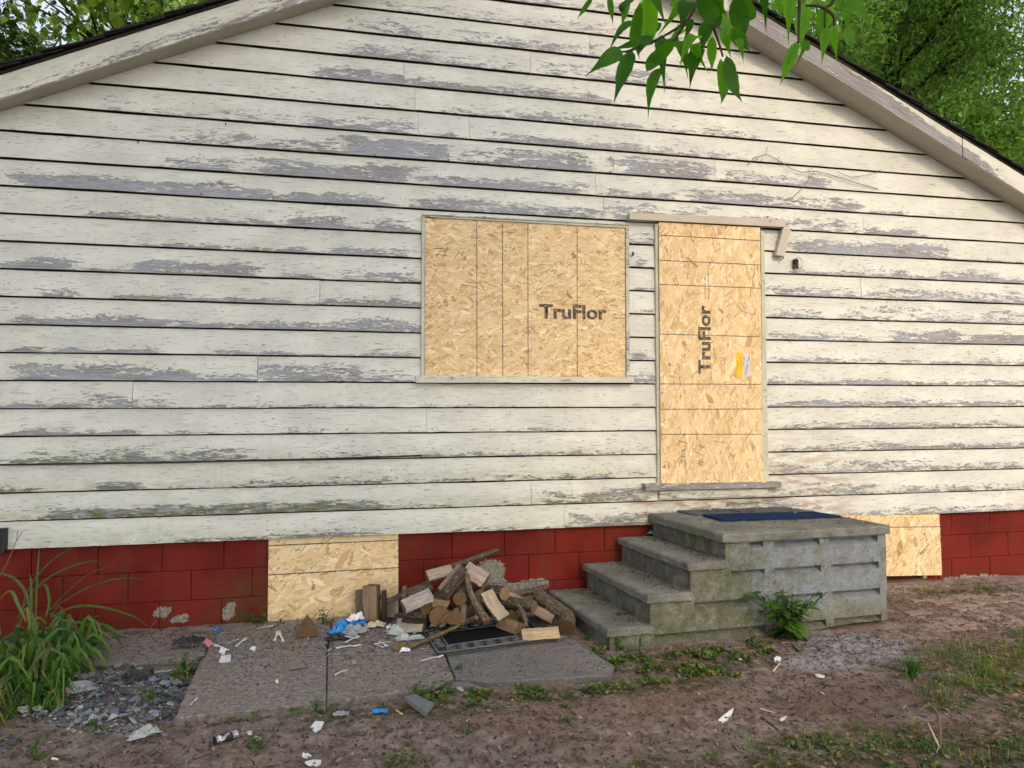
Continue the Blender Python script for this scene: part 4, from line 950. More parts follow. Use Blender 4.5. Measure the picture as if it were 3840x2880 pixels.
def log(label, pts, rad, kind='round', col=(1, 1, 1), roll=0, seed=0, name='firewood_log', endcol=None, cat='firewood', group='firewood pile', rough=.10, flat=1.0, ends=True, taper=1.0):
    r_ = random.Random(seed * 7 + 3); pts = [Vector(p) for p in pts]; n = 14 if len(pts) == 2 else 18
    path = spline(pts, n); c = sum(path, Vector()) / len(path)
    pr_ = prof(kind, r_); rad = rad * 1.2
    if kind in ('half', 'quarter'):      # turn the split face towards the open side of the pile
        d = (path[-1] - path[0]).normalized(); x = d.cross(Vector((0, 0, 1)))
        if x.length < .2: x = d.cross(Vector((0, 1, 0)))
        x.normalize(); y = x.cross(d); tg = Vector((-.1, -.8, .75)); ang = math.atan2(tg.dot(y), tg.dot(x)); roll = ang + (math.pi / 2 if kind == 'half' else math.pi * .75) + roll * .25
    m_ = len(pr_); V = []; U = []; L = 0
    for i, p in enumerate(path):
        d = (path[min(i + 1, n)] - path[max(i - 1, 0)]).normalized(); x = d.cross(Vector((0, 0, 1)))
        if x.length < .2: x = d.cross(Vector((0, 1, 0)))
        x.normalize(); y = x.cross(d); ca, sa = math.cos(roll), math.sin(roll); X = x * ca + y * sa; Y = y * ca - x * sa
        if i: L += (p - path[i - 1]).length
        rr = rad * lerp(1, taper, i / n)
        for j, (a, b, fl) in enumerate(pr_):
            f = 1 + rough * nz(i * .55 + seed * 9.1, j * 1.3, seed) + rough * .7 * nz(i * 1.7, j * 2.9, seed + 5)
            V.append(p - c + X * (a * rr * f) + Y * (b * rr * flat * f) + d * ((.012 * nz(j * .9, seed, 3)) if i in (0, n) else 0)); U.append((L, j / m_ * 6.28 * rad))
    F = [(i * m_ + j, (i + 1) * m_ + j, (i + 1) * m_ + (j + 1) % m_, i * m_ + (j + 1) % m_) for i in range(n) for j in range(m_)]
    MI = [pr_[j][2] for i in range(n) for j in range(m_)]
    me = mesh(name, V, F, [(0, 0, 0)] * len(V), U, False, MI)
    if kind == 'round': me.polygons.foreach_set('use_smooth', [True] * len(me.polygons))
    o = obj(name, me, [M['bark'], M['split']], None, c); o.color = (*col, 1); tag(o, label, cat, group)
    if ends:
        for e in (0, n):
            ev = V[e * m_:(e + 1) * m_]; cc = sum(ev, Vector()) / m_; q = [cc + (v - cc) * 1.0 for v in ev]
            dd = (path[1] - path[0]).normalized() * (-.0015) if e == 0 else (path[n] - path[n - 1]).normalized() * .0015
            q = [v + dd for v in q] + [cc + dd * 2]
            F2 = [((j + 1) % m_, j, m_) if e == 0 else (j, (j + 1) % m_, m_) for j in range(m_)]
            U2 = [(pp[0] * rad, pp[1] * rad) for pp in pr_] + [(0, 0)]
            k = obj('cut_end', mesh('cut_end', q, F2, [(0, 0, 0)] * len(q), U2), M['cut'], o); k.color = (*(endcol or (1, 1, 1)), 1)
    return o
def wd(X, Y, y): return P(*Z_wood(X, Y), y)
def wg(X, Y, zz): return G(*Z_wood(X, Y), zz)
PALE, TAN, GREY, BRN, DK = (1.5, 1.45, 1.4), (1, .95, .85), (.75, .75, .78), (.62, .5, .4), (.45, .4, .37)
s0 = ZS
log('rough bark pole leaning against the red wall at the top of the woodpile', [wd(1110, 275, -.36), wd(1300, 205, -.20), wd(1472, 140, -.03)], .020, 'round', (1.0, .9, .8), 0, 1, taper=.85)
log('pale split log slanting up to the left near the top of the pile', [wd(893, 368, -.42), wd(1100, 312, -.40)], .040, 'half', PALE, 1.0, 2)
log('weathered grey brown split log slung across the top of the pile', [wd(1180, 300, -.44), wd(1015, 500, -.56)], .034, 'box', (.72, .66, .62), .5, 3, rough=.08)
log('pale pinkish split wedge at the top right of the pile', [wd(1205, 298, -.36), wd(1375, 398, -.46)], .046, 'half', (1.55, 1.45, 1.42), -.9, 4)
log('round bark log with its cut end facing out under the top of the pile', [wd(1190, 430, -.30), wd(1160, 545, -.62)], .036, 'round', (1.05, .9, .7), 0, 5, endcol=(.8, .75, .6))
log('silvery grey split log in front on the left of the pile', [wd(690, 612, -.60), wd(918, 512, -.56)], .038, 'box', (1.3, 1.34, 1.45), .3, 6)
log('dark weathered board leaning behind the left of the pile', [wd(560, 570, -.26), wd(890, 410, -.20)], .026, 'box', DK, .2, 7, flat=.6)
log('thick bark log lying behind the silvery split log', [wd(700, 520, -.40), wd(925, 455, -.36)], .036, 'round', (1.0, .95, .8), 0, 8)
log('split log with mossy pale end in the middle of the pile', [wd(1010, 520, -.25), wd(998, 585, -.58)], .052, 'half', (.8, .75, .6), .3, 9, endcol=(1.35, 1.4, 1.2))
log('thick log with brown sawn end low in the middle of the pile', [wd(1010, 620, -.25), wd(992, 690, -.62)], .056, 'round', (.8, .7, .55), 0, 10, endcol=(.95, .85, .7))
log('largest brown sawn log end at the foot of the pile', [wd(1150, 620, -.25), wd(1122, 695, -.66)], .062, 'quarter', (.85, .75, .55), .2, 11, endcol=(.85, .78, .6))
log('narrow tan splinter of wood standing against the largest log end', [wd(1200, 590, -.60), wd(1195, 735, -.68)], .018, 'tri', TAN, .3, 12, taper=.5)
log('small dark log end with yellowed face left of centre', [wd(900, 570, -.28), wd(888, 612, -.56)], .040, 'round', (.7, .6, .5), 0, 13, endcol=(.75, .7, .4))
log('dark bark log lying at the lower left of the pile', [wd(690, 670, -.50), wd(885, 690, -.52)], .045, 'round', (.65, .6, .55), 0, 14)
log('curved cream split log sweeping down the front of the pile', [wd(1372, 488, -.62), wd(1430, 600, -.66), wd(1520, 712, -.72)], .042, 'half', (1.6, 1.5, 1.3), 1.2, 15)
log('brown split log below the curved cream one', [wg(1505, 738, s0 + .05), wg(1665, 800, s0 + .035)], .034, 'box', (.78, .62, .45), .45, 16)
log('pale split log with charred edge lying across the door mat corner', [wg(1672, 850, s0 + .035), wg(1978, 825, s0 + .035)], .031, 'half', (1.6, 1.4, 1.05), -.6, 17)
log('gnarled bark log on the right of the pile', [wd(1560, 572, -.42), wd(1772, 606, -.56)], .036, 'round', (.95, .95, .8), 0, 18, rough=.14)
log('bark log with pale sawn end pointing right near the red wall', [wd(1395, 480, -.36), wd(1530, 500, -.50)], .038, 'round', (.85, .8, .7), 0, 19, endcol=(1.5, 1.45, 1.3))
log('straight pinkish sawn plank jutting out at the right of the pile', [wd(1560, 505, -.36), wg(1940, 712, s0 + .03)], .024, 'box', (1.45, 1.25, 1.12), .15, 20, rough=.02, name='firewood_plank')
log('bent bark log curving beside the lowest step', [wd(1812, 520, -.30), wd(1920, 600, -.45), wg(2045, 690, s0 + .06), wg(2040, 785, s0 + .042)], .044, 'round', (1.15, 1.05, .85), 0, 21, endcol=(.4, .35, .3), rough=.10)
log('thin bark branch lying level at the back right of the pile', [wd(1590, 515, -.22), wd(1740, 485, -.16), wd(1885, 445, -.10)], .019, 'round', (1.1, 1, .85), 0, 22, rough=.2)
log('crooked branch standing at the front middle of the pile', [wd(1215, 345, -.50), wd(1245, 480, -.60), wd(1300, 600, -.66), wd(1385, 735, -.74)], .015, 'round', (1.15, 1.0, .85), 0, 23, taper=1.7, name='branch')
log('thin forked branch dropping from the gnarled bark log', [wd(1640, 590, -.60), wd(1690, 675, -.66), wd(1712, 775, -.72)], .012, 'round', (1.1, 1, .85), 0, 24, rough=.2, name='branch')
log('long slim stick lying across the front of the door mat', [wg(735, 948, s0 + .015), wg(1000, 838, s0 + .03), wg(1160, 760, s0 + .06), wd(1298, 697, -.74)], .0125, 'round', (1.35, 1.1, .8), 0, 25, name='stick')
log('thin curved twig in front of the sawn log ends', [wg(950, 790, s0 + .02), wd(1010, 735, -.70), wd(1080, 650, -.68)], .006, 'round', (1.4, 1.15, .9), 0, 26, name='twig')
log('tan split post standing upright before the cellar panel', [wg(432, 722, s0), wd(428, 432, G(*Z_wood(432, 722), s0).y + .03)], .040, 'box', (.95, .80, .58), .3, 27)
log('dark split log standing behind the tan upright post', [wd(345, 690, -.12), wd(338, 468, -.08)], .032, 'half', (.62, .55, .48), .4, 28)
log('grey wedge of wood standing right of the rusty post', [wd(578, 700, -.20), wd(585, 540, -.14)], .030, 'half', (1.0, .95, .82), .9, 29)
log('short barked stick poking up behind the silvery split log', [wd(703, 570, -.46), wd(702, 442, -.42)], .013, 'round', (1.3, 1.1, .9), 0, 30, name='stick')
log('triangular wedge of firewood lying apart on the left', [G(*Z_bc(345, 735), s0 + .055), G(*Z_bc(338, 775), s0 + .050)], .056, 'tri', (.72, .56, .40), 0, 31, endcol=(.8, .7, .55))
log('short stub of wood beside the end of the long stick', [wg(632, 918, s0 + .026), wg(672, 935, s0 + .026)], .027, 'quarter', (.85, .7, .5), .4, 32, endcol=(1.1, 1.0, .7))
log('whitish split log half under the plastic film', [wg(640, 765, s0 + .03), wg(862, 770, s0 + .04)], .036, 'half', (1.6, 1.55, 1.45), -.4, 33)
log('dark brown chunk of split wood under the crooked branch', [wd(1300, 585, -.50), wd(1355, 720, -.66)], .032, 'quarter', (.6, .45, .35), .6, 34)
log('bark log buried deep behind the largest sawn end', [wd(1250, 590, -.25), wd(1265, 660, -.52)], .045, 'round', (.75, .68, .55), 0, 35)
log('mossy log end low at the right of the pile', [wd(1570, 650, -.25), wd(1590, 705, -.54)], .042, 'round', (.6, .62, .45), 0, 36, endcol=(.6, .65, .4))
log('dark log hidden under the pinkish wedge', [wd(1260, 470, -.20), wd(1330, 520, -.46)], .036, 'round', (.55, .5, .45), 0, 37)
log('low bark log filling the back of the pile', [wd(1330, 600, -.22), wd(1560, 620, -.22)], .05, 'round', (.6, .55, .48), 0, 38)
log('bark log lying behind the largest sawn end', [wd(1420, 560, -.40), wd(1560, 575, -.44)], .034, 'round', (.8, .72, .6), 0, 39)
# ---- rusty post
rp = empty('rusty_post', wg(530, 722, s0)); tag(rp, 'short rusty steel post on a base plate beside the woodpile', 'post')
b = MB(); b.tube([(0, 0, .012), (0, 0, .205)], .0185, 12); b.build('tube', M['rust'], rp)
b = MB(); b.box((-.05, -.045, 0), (.05, .045, .012)); b.build('base_plate', M['rust'], rp)
for zz in (.030, .048):
    b = MB(); b.tube([(0, 0, zz), (0, 0, zz + .010)], .0225, 12); b.build('collar', M['rust'], rp)
# ---- door mat
A, Bq, C, D = [Vector((p.x, p.y)) for p in (wg(972, 1006, .05), wg(1990, 866, .05), wg(1800, 690, .05), wg(850, 822, .05))]
dm = empty('door_mat', (A.x, A.y, s0 + .004)); tag(dm, 'black rubber door mat with scroll border under the woodpile', 'door mat')
def mt(u, v): p = A.lerp(Bq, u).lerp(D.lerp(C, u), v) - A; return (p.x, p.y)
def edge_v(u): return 1.0 + .13 * math.sin(math.pi * u) ** 1.0
b = MB(); n = 20; top = []; 
for i in range(n + 1): u = i / n; top.append((mt(u, 0), mt(u, edge_v(u))))
V = []; F = []
for a, c in top: V += [(*a, 0), (*a, .005), (*c, .005), (*c, 0)]
F = [(i * 4 + j, (i + 1) * 4 + j, (i + 1) * 4 + j + 1, i * 4 + j + 1) for i in range(n) for j in range(3)] + [(0, 1, 2, 3), (n * 4 + 3, n * 4 + 2, n * 4 + 1, n * 4)]
b.add(V, F); b.build('mat_base', M['rubber'], dm)
b = MB(); b.add([(*mt(.13, .30), .0055), (*mt(.87, .30), .0055), (*mt(.87, .78), .0055), (*mt(.13, .78), .0055)] + [(*mt(.13, .30), .011), (*mt(.87, .30), .011), (*mt(.87, .78), .011), (*mt(.13, .78), .011)], [(4, 5, 6, 7)] + [(i, (i + 1) % 4, 4 + (i + 1) % 4, 4 + i) for i in range(4)]); b.build('carpet_insert', M['carpet'], dm)
def rail(uv_, r_=.0055, name='border_rib'):
    q = MB(); q.tube([(*mt(u, v), .0075) for u, v in uv_], r_, 5); return q.build(name, M['rib'], dm, smooth=True)
rail([(.115, .26), (.885, .26), (.885, .82), (.115, .82), (.115, .26)]); rail([(.012, .02), (.988, .02)], .007); rail([(.012, .02), (.012, 1.0)], .007)
rail([(i / 20, edge_v(i / 20) - .02) for i in range(21)], .007)
def scroll(cu, cv, ru, rv, sgn, ph):
    rail([(cu + sgn * ru * (1 - t * .85) * math.cos(ph + t * 11), cv + rv * (1 - t * .85) * math.sin(ph + t * 11)) for t in [i / 22 for i in range(23)]], .0060, 'scroll')
for i in range(8):
    u = .12 + i * .108; scroll(u, .14, .048, .095, 1 if i % 2 else -1, 1.0); scroll(u, .92 + .09 * math.sin(math.pi * u), .048, .090, -1 if i % 2 else 1, 4.0)
for i in range(5): scroll(.062, .30 + i * .14, .038, .065, 1 if i % 2 else -1, 2.0)
# ================================================================== PLANTS
def ribbon(pts, width, fold=.25, tip=.15, wear=(.6, 0, 0), yellow_from=None, n=10, up=Vector((0, -.6, .8))):
    """grass-like blade as a folded strip along a curve"""
    path = spline([Vector(p) for p in pts], n); V = []; W = []
    for i, p in enumerate(path):
        t = i / n; d = (path[min(i + 1, n)] - path[max(i - 1, 0)]).normalized(); s = d.cross(up)
        if s.length < .15: s = d.cross(Vector((.8, .5, .1)))
        s.normalize(); nn = s.cross(d); w = width * .5 * min(1, (.55 + 1.6 * t)) * max(tip * .3, 1 - max(0, t - .45) ** 1.3 * 2.05)
        V += [p - s * w + nn * (w * fold), p, p + s * w + nn * (w * fold)]
        ye = sm(yellow_from, 1.0, t) if yellow_from is not None else 0
        W += [(wear[0], max(wear[1], ye), 0), (wear[0] * .8, max(wear[1], ye), 0), (wear[0], max(wear[1], ye), 0)]
    F = []
    for i in range(n): F += [(3 * i, 3 * i + 1, 3 * i + 4, 3 * i + 3), (3 * i + 1, 3 * i + 2, 3 * i + 5, 3 * i + 4)]
    return V, F, W
def leafshape(L, wd_, fold=.25, droop=.2, n=6, tipx=1.6, serr=0.0, r_=None):
    """ovate pointed leaf along +X, normal +Z"""
    V = []; F = []
    for i in range(n + 1):
        t = i / n; w = wd_ * .5 * (math.sin(math.pi * min(1, t ** .66)) ** .85) * (1 - .62 * sm(.5, .95, t)); w = max(w, .004 * wd_)
        if serr and i % 2: w *= 1 - serr
        x = L * t; z_ = -droop * L * t * t
        V += [(x, -w, z_ + w * fold), (x, 0, z_), (x, w, z_ + w * fold)]
        if i: F += [(3 * i - 3, 3 * i - 2, 3 * i + 1, 3 * i), (3 * i - 2, 3 * i - 1, 3 * i + 2, 3 * i + 1)]
    return V, F
rnd = random.Random(77)
# ---- clump of long strappy leaves at the left
clump = empty('strap_leaf_clump', (-1.8, -.55, 0)); tag(clump, 'tall clump of arching strap leaves against the left foundation', 'plant')
Z_d = zoomer(0, 1950, 2.458)
def blade(pts, w, wear, yf=None, n=10):
    V, F, W = ribbon([Vector(p) - clump.location for p in pts], w, .3, .15, wear, yf, n); return obj('leaf', mesh('leaf', V, F, W, smooth=True), M['blade'], clump)
def dd(L, y0, y1): return [P(*Z_d(x, y), lerp(y0, y1, i / (len(L) - 1))) for i, (x, y) in enumerate(L)]
for L, y0, y1, w, we, yf in (
    ([(150, 1000), (260, 640), (450, 400), (590, 300), (670, 264), (705, 340), (735, 440), (736, 500)], -.55, -.22, .013, .35, None),
    ([(170, 900), (300, 660), (500, 500), (700, 415), (850, 382), (915, 390), (940, 480), (938, 570), (920, 670)], -.58, -.26, .016, .45, None),
    ([(420, 860), (560, 720), (740, 555), (900, 460), (1060, 424), (1098, 470), (1112, 580)], -.45, -.15, .010, .35, None),
    ([(430, 850), (600, 740), (800, 630), (1000, 558), (1200, 537), (1320, 550), (1343, 620), (1345, 700)], -.5, -.14, .014, .45, None),
    ([(470, 900), (600, 830), (720, 796), (900, 800), (1080, 840), (1250, 900), (1340, 965), (1382, 1012)], -.5, -.20, .022, .75, .72),
    ([(1382, 1012), (1400, 980), (1450, 905)], -.20, -.2, .006, .6, .0),
    ([(450, 860), (600, 930), (760, 950), (950, 965), (1080, 1030), (1180, 1075), (1310, 1068)], -.55, -.50, .022, .6, .6),
    ([(330, 980), (335, 700), (352, 420), (362, 262)], -.5, -.42, .016, .7, None),
    ([(300, 940), (240, 680), (130, 540), (0, 492), (-60, 480)], -.6, -.5, .02, .6, None),
    ([(240, 930), (170, 790), (115, 668), (60, 668), (0, 740)], -.7, -.66, .022, .9, .55),
    ([(285, 1010), (290, 740), (285, 560), (272, 500)], -.62, -.55, .018, .55, None),
    ([(420, 900), (455, 760), (430, 620), (395, 596), (340, 640)], -.6, -.55, .018, .6, .8),
    ([(460, 900), (540, 800), (590, 850), (600, 900)], -.5, -.45, .012, .35, None)):
    blade(dd(L, y0, y1), w * .75, (we * .8, 0, 0), yf, 16)
for i in range(285):
    a = rnd.uniform(0, 6.283); rr = rnd.random() ** .6
    x0, y0 = -1.86 + .30 * rr * math.cos(a), -.62 + .36 * rr * math.sin(a)
    if i > 130: x0, y0 = rnd.uniform(-2.15, -1.52), rnd.uniform(-1.20, -.40)
    ln = rnd.uniform(.20, .42) * (.80 if i < 130 else .66); az = math.atan2(y0 + .6, x0 + 1.85) + rnd.gauss(0, .9); out = rnd.uniform(.3, .85) * ln; h = ln * rnd.uniform(.45, .92); dr = rnd.uniform(.2, .98) * h
    c, s = math.cos(az), math.sin(az)
    if y0 + s * out > -.05: s = -abs(s)
    pts = [(x0, y0, 0), (x0 + c * out * .15, y0 + s * out * .15, h * .55), (x0 + c * out * .55, y0 + s * out * .55, h), (x0 + c * out * 1.05, y0 + s * out * 1.05, max(.015, h - dr))]
    blade(pts, rnd.uniform(.018, .036), (rnd.uniform(.05, .95), rnd.choice([0, 0, 0, 0, .5, .9]) * rnd.random(), 0), rnd.choice([None, None, None, .7]), 8)
def weed(name, label, loc, h, n, L, part=False, group=None, spread=.5, stems=1, cat='weed', wr=.55, light=(.3, .9), seed=0):
    """broad-leaved weed: stems carrying leaves"""
    r_ = random.Random(seed + int(abs(loc[0]) * 1000)); root = empty(name, loc); tag(root, label, cat, group); st = MB(); fo = MB()
    for k in range(stems):
        az = r_.uniform(0, 6.28); lean = r_.uniform(.05, spread) * h; hh = h * r_.uniform(.65, 1); dx, dy = math.cos(az) * lean, math.sin(az) * lean * .6
        pts = [Vector((0, 0, -.01)), Vector((dx * .3, dy * .3, hh * .5)), Vector((dx, dy, hh))]; path = spline(pts, 8); st.tube(path, [.0035 * (h / .2 + .3) * (1 - .07 * i) for i in range(9)], 5)
        m_ = max(3, n // stems)
        for i in range(m_):
            t = lerp(.22, 1.0, (i + r_.random() * .5) / m_); p = path[min(8, int(t * 8))]; az2 = i * 2.4 + r_.uniform(-.4, .4); l = L * lerp(1.15, .55, t) * r_.uniform(.75, 1.15)
            V, F = leafshape(l, l * wr, .3, r_.uniform(.1, .5)); tilt = lerp(.40, -.30, t) + r_.uniform(-.3, .3)
            m4 = Matrix.Translation(p) @ Matrix.Rotation(az2, 4, 'Z') @ Matrix.Rotation(tilt, 4, 'Y') @ Matrix.Translation((.012, 0, 0))
            w = (r_.uniform(*light), 0 if r_.random() > .06 else .5, 0)
            if part: obj('leaf', mesh('leaf', [m4 @ Vector(v) for v in V], F, [w] * len(V), smooth=True), M['leaf'], root)
            else: fo.add([m4 @ Vector(v) for v in V], F, w)
    st.build('stem', M['cover'], root)
    if not part: fo.build('foliage', M['leaf'], root, smooth=True)
    return root
def g2(zm, x, y, z_=0.0): p = G(*zm(x, y), z_); return (p.x, p.y, z_ if z_ else ground_z(p.x, p.y))
weed('leafy_weed', 'big leafy green weed growing against the flank of the steps', g2(Z_br, 720, 850), .34, 150, .125, True, stems=15, spread=1.0, wr=.52, light=(.3, .9), seed=1)
weed('leafy_weed', 'smaller leafy weed left of the big one at the steps', g2(Z_br, 480, 890), .13, 14, .065, True, stems=3, wr=.5, light=(.2, .7), seed=2)
weed('leafy_weed', 'slender weed at the front corner of the lowest step', g2(Z_step, 570, 880), .15, 22, .05, True, stems=4, wr=.6, seed=3)
weed('leafy_weed', 'upright weed beside the slender one at the lowest step', g2(Z_step, 690, 910), .16, 20, .03, True, stems=3, wr=.4, seed=4)
weed('leafy_weed', 'low weed hugging the foot of the lowest step', g2(Z_step, 420, 830), .06, 16, .035, stems=4, seed=5)
weed('leafy_weed', 'round leaved weed at the left corner of the cellar panel', g2(Z_bl, 1620, 735, ZS), .10, 11, .075, True, stems=3, wr=.72, light=(.15, .55), spread=.9, seed=6)
weed('leafy_weed', 'weed sprouting before the middle of the cellar panel', g2(Z_bl, 2060, 735, ZS), .13, 18, .055, True, stems=4, wr=.5, seed=7)
weed('leafy_weed', 'tiny weed left of the wood wedge by the cellar panel', g2(Z_bl, 1790, 730, ZS), .05, 10, .035, stems=3, seed=8)
weed('leafy_weed', 'green clover like weed between the rubble and the front slab', g2(Z_bl, 1190, 1075), .11, 46, .055, True, stems=10, wr=.7, spread=1.3, light=(.2, .8), seed=9)
weed('leafy_weed', 'young weed with one pale upright leaf in the rubble', g2(Z_bl, 615, 1440), .10, 6, .09, True, stems=2, wr=.42, light=(.7, 1), seed=10)
weed('leafy_weed', 'broad leaved plant among the strap leaves', g2(Z_bl, 540, 900), .24, 22, .085, True, stems=5, wr=.6, light=(.25, .8), seed=11)
weed('leafy_weed', 'pale leaved plant at the front of the strap leaf clump', g2(Z_bl, 260, 1000), .26, 22, .085, True, stems=5, wr=.55, light=(.4, 1), seed=12)
weed('leafy_weed', 'ragged weed in the bottom left corner of the yard', g2(Z_bl, 220, 1610), .09, 16, .05, stems=4, wr=.5, seed=13)
weed('leafy_weed', 'little weed left of the torn blue tag', g2(Z_bc, 400, 1310), .07, 14, .055, stems=4, wr=.5, seed=14)
WLAB = ['small weed at the joint between the two front slabs', 'small weed below the front edge of the middle slab', 'small weed left of that one at the slab edge', 'small weed under the leftmost front slab edge', 'tiny sprout left of it under the front slab', 'tiny sprout near the front slab corner', 'small weed right of the front slab joint', 'bushy weed behind the broken slab fragment', 'small weed left of the broken slab fragment', 'small weed above the rounded grey stone', 'small weed in the dirt before the cracked slab', 'sprout growing in the crack of the slabs', 'lone seedling in the dirt below the fragment', 'small weed patch in the dirt below the steps corner', 'tiny sprout above that patch near the steps', 'weed beside the white shard at lower left', 'weed near the crushed can']
for i, (zm, x, y, h, n, L) in enumerate(((Z_bc, 510, 1250, .06, 14, .06), (Z_bc, 240, 1320, .05, 9, .055), (Z_bc, 20, 1340, .05, 9, .055), (Z_bl, 1610, 1330, .05, 14, .05), (Z_bl, 1490, 1355, .03, 6, .035), (Z_bl, 1190, 1395, .03, 6, .035), (Z_bl, 2120, 1270, .05, 12, .055),
        (Z_bc, 1100, 1230, .09, 22, .055), (Z_bc, 1000, 1200, .06, 16, .05), (Z_bc, 1240, 1190, .07, 20, .05), (Z_bc, 1430, 1260, .06, 14, .045), (Z_bc, 1330, 1060, .06, 9, .04), (Z_bc, 1370, 1430, .04, 10, .035), (Z_bc, 2020, 1370, .05, 16, .035), (Z_bc, 1990, 1270, .03, 8, .03), (Z_bl, 1640, 1540, .05, 20, .045), (Z_bc, 20, 1530, .05, 16, .04))):
    weed('small_weed', WLAB[i], g2(zm, x, y), h, n, L, False, 'small weeds along the paving', 1.2, 4, seed=40 + i)
# ---- ground cover and grass nobody could count
def cover(name, label, cat, spots, n, seed, rad=(.006, .013), hgt=.035, mat='cover', lf=(.1, .9)):
    r_ = random.Random(seed); b = MB(); i = 0; tries = 0
    while i < n and tries < n * 20:
        tries += 1; cx, cy, rx, ry = r_.choices(spots, [s[2] * s[3] for s in spots])[0]; a = r_.uniform(0, 6.28); q = math.sqrt(r_.random()); x, y = cx + rx * q * math.cos(a), cy + ry * q * math.sin(a)
        if nz(x * 7, y * 7, 3) + .4 * nz(x * 21, y * 21, 8) < -.05 + .25 * q: continue
        i += 1; zz = ground_z(x, y) + r_.uniform(.003, hgt) * (1 - .5 * q); R_ = r_.uniform(*rad); tx, ty = r_.gauss(0, .45), r_.gauss(0, .45); ph = r_.uniform(0, 6.28); col = (r_.uniform(*lf), r_.choice([0, 0, 0, 0, .4, .8]), 0)
        V = [(x, y, zz)]
        for k in range(6):
            e = R_ * (1.35 if k == 0 else .9); u, v = e * math.cos(ph + k * 1.047), e * math.sin(ph + k * 1.047) * .8; V.append((x + u, y + v, zz + u * tx + v * ty + .15 * R_))
        b.add(V, [(0, k + 1, (k + 1) % 6 + 1) for k in range(6)], col)
    return tag(b.build(name, M[mat]), label, cat, kind='stuff')
cover('ground_cover', 'low green ground cover along the slab edge and the steps', 'ground cover', [(.45, -1.56, .28, .09), (.85, -1.56, .45, .10), (1.35, -1.60, .35, .10), (1.75, -1.30, .35, .18), (2.15, -1.30, .45, .16), (2.45, -1.22, .25, .1), (1.9, -1.52, .3, .14), (1.48, -1.15, .10, .30)], 3200, 1)
cover('ground_cover', 'thin clover patches across the foreground dirt at lower right', 'ground cover', [(2.1, -2.55, .8, .22), (1.5, -2.72, .6, .22), (2.7, -2.75, .7, .25), (3.3, -2.2, .5, .3), (1.1, -2.55, .35, .2), (-.95, -1.02, .12, .3), (.3, -2.2, .2, .1)], 2600, 2, (.005, .012), .025)
def grass(name, label, spots, n, seed, ln=(.04, .12), w=.0035, dry=.25):
    r_ = random.Random(seed); b = MB()
    for i in range(n):
        cx, cy, rx, ry = r_.choices(spots, [s[2] * s[3] for s in spots])[0]; a = r_.uniform(0, 6.28); q = math.sqrt(r_.random()); x, y = cx + rx * q * math.cos(a), cy + ry * q * math.sin(a)
        if nz(x * 5, y * 5, 6) < -.15 + .3 * q: continue
        z0 = ground_z(x, y); l = r_.uniform(*ln); az = r_.uniform(0, 6.28); o = l * r_.uniform(.3, .95); h = l * r_.uniform(.25, .8); c, s = math.cos(az), math.sin(az); k = r_.uniform(.5, 1) * w / 2
        P0 = Vector((x, y, z0)); P1 = P0 + Vector((c * o * .45, s * o * .45, h)); P2 = P0 + Vector((c * o, s * o, h * r_.uniform(.3, 1))); S_ = Vector((-s, c, 0)) * k
        b.add([P0 - S_, P0 + S_, P1 + S_, P1 - S_, P2], [(0, 1, 2, 3), (3, 2, 4)], (r_.uniform(.1, .9), 1 if r_.random() < dry else 0, 0))
    return tag(b.build(name, M['blade']), label, 'grass', kind='stuff')
grass('grass', 'trampled grass at the right edge of the yard', [(3.75, -1.72, .6, .32), (3.25, -1.98, .45, .2), (4.4, -1.6, .5, .3), (3.15, -1.72, .3, .12), (4.9, -.3, .5, .08), (3.9, -2.4, .5, .3)], 5200, 3)
grass('grass', 'sparse grass in the bottom right of the foreground', [(2.9, -2.75, .7, .25), (2.2, -2.5, .7, .2), (1.5, -2.7, .5, .2)], 2400, 4, (.03, .08))
grass('grass', 'straggling grass under the strap leaf clump', [(-1.75, -1.05, .35, .28), (-1.9, -.8, .3, .4), (-1.6, -1.2, .2, .25), (-2.0, -1.2, .3, .2)], 2400, 5, (.10, .26), .013, .08)
grass('grass', 'grass growing through the rubble beside the front slab', [(-.98, -1.05, .14, .32)], 420, 6, (.04, .10), .004, .1)
tf = empty('grass_tuft', g2(Z_br, 1500, 1075)); tag(tf, 'dark green grass tuft right of the ash patch', 'grass tuft')
b = MB(); r_ = random.Random(8)
for i in range(70):
    az = r_.uniform(0, 6.28); o = r_.uniform(.01, .07); h = r_.uniform(.05, .12); x, y = r_.gauss(0, .012), r_.gauss(0, .012); V, F, W = ribbon([(x, y, 0), (x + math.cos(az) * o * .4, y + math.sin(az) * o * .4, h * .7), (x + math.cos(az) * o, y + math.sin(az) * o, h)], .004, .2, .1, (r_.uniform(.1, .5), 0, 0), None, 4); b.add(V, F, W)
b.build('blades', M['blade'], tf)
# dead bent stalk, bottom right; dead stem at the far left
ds = empty('dead_stalk', g2(Z_br, 1680, 1560)); tag(ds, 'bent dead plant stalk standing in the foreground at lower right', 'dead stalk')
yb = ds.location.y; b = MB(); L = [P(*Z_br(x, y), yb) - ds.location for x, y in ((1678, 1560), (1680, 1420), (1664, 1320), (1625, 1268), (1585, 1262), (1555, 1285), (1530, 1312), (1505, 1315))]; b.tube(spline(L, 20), [.0045 - .0001 * i for i in range(21)], 5); b.build('stem', M['dry'], ds, smooth=True)
b = MB(); L = [P(*Z_br(x, y), yb) - ds.location for x, y in ((1684, 1560), (1672, 1400), (1668, 1300))]; b.tube(L, .003, 5); b.build('side_stem', M['dry'], ds)
b = MB(); L = [P(*Z_br(x, y), yb) - ds.location for x, y in ((1655, 1560), (1670, 1520), (1640, 1460), (1600, 1370))]; b.tube(L, [.003, .004, .004, .002], 5); b.build('dry_leaf', M['butt'], ds)
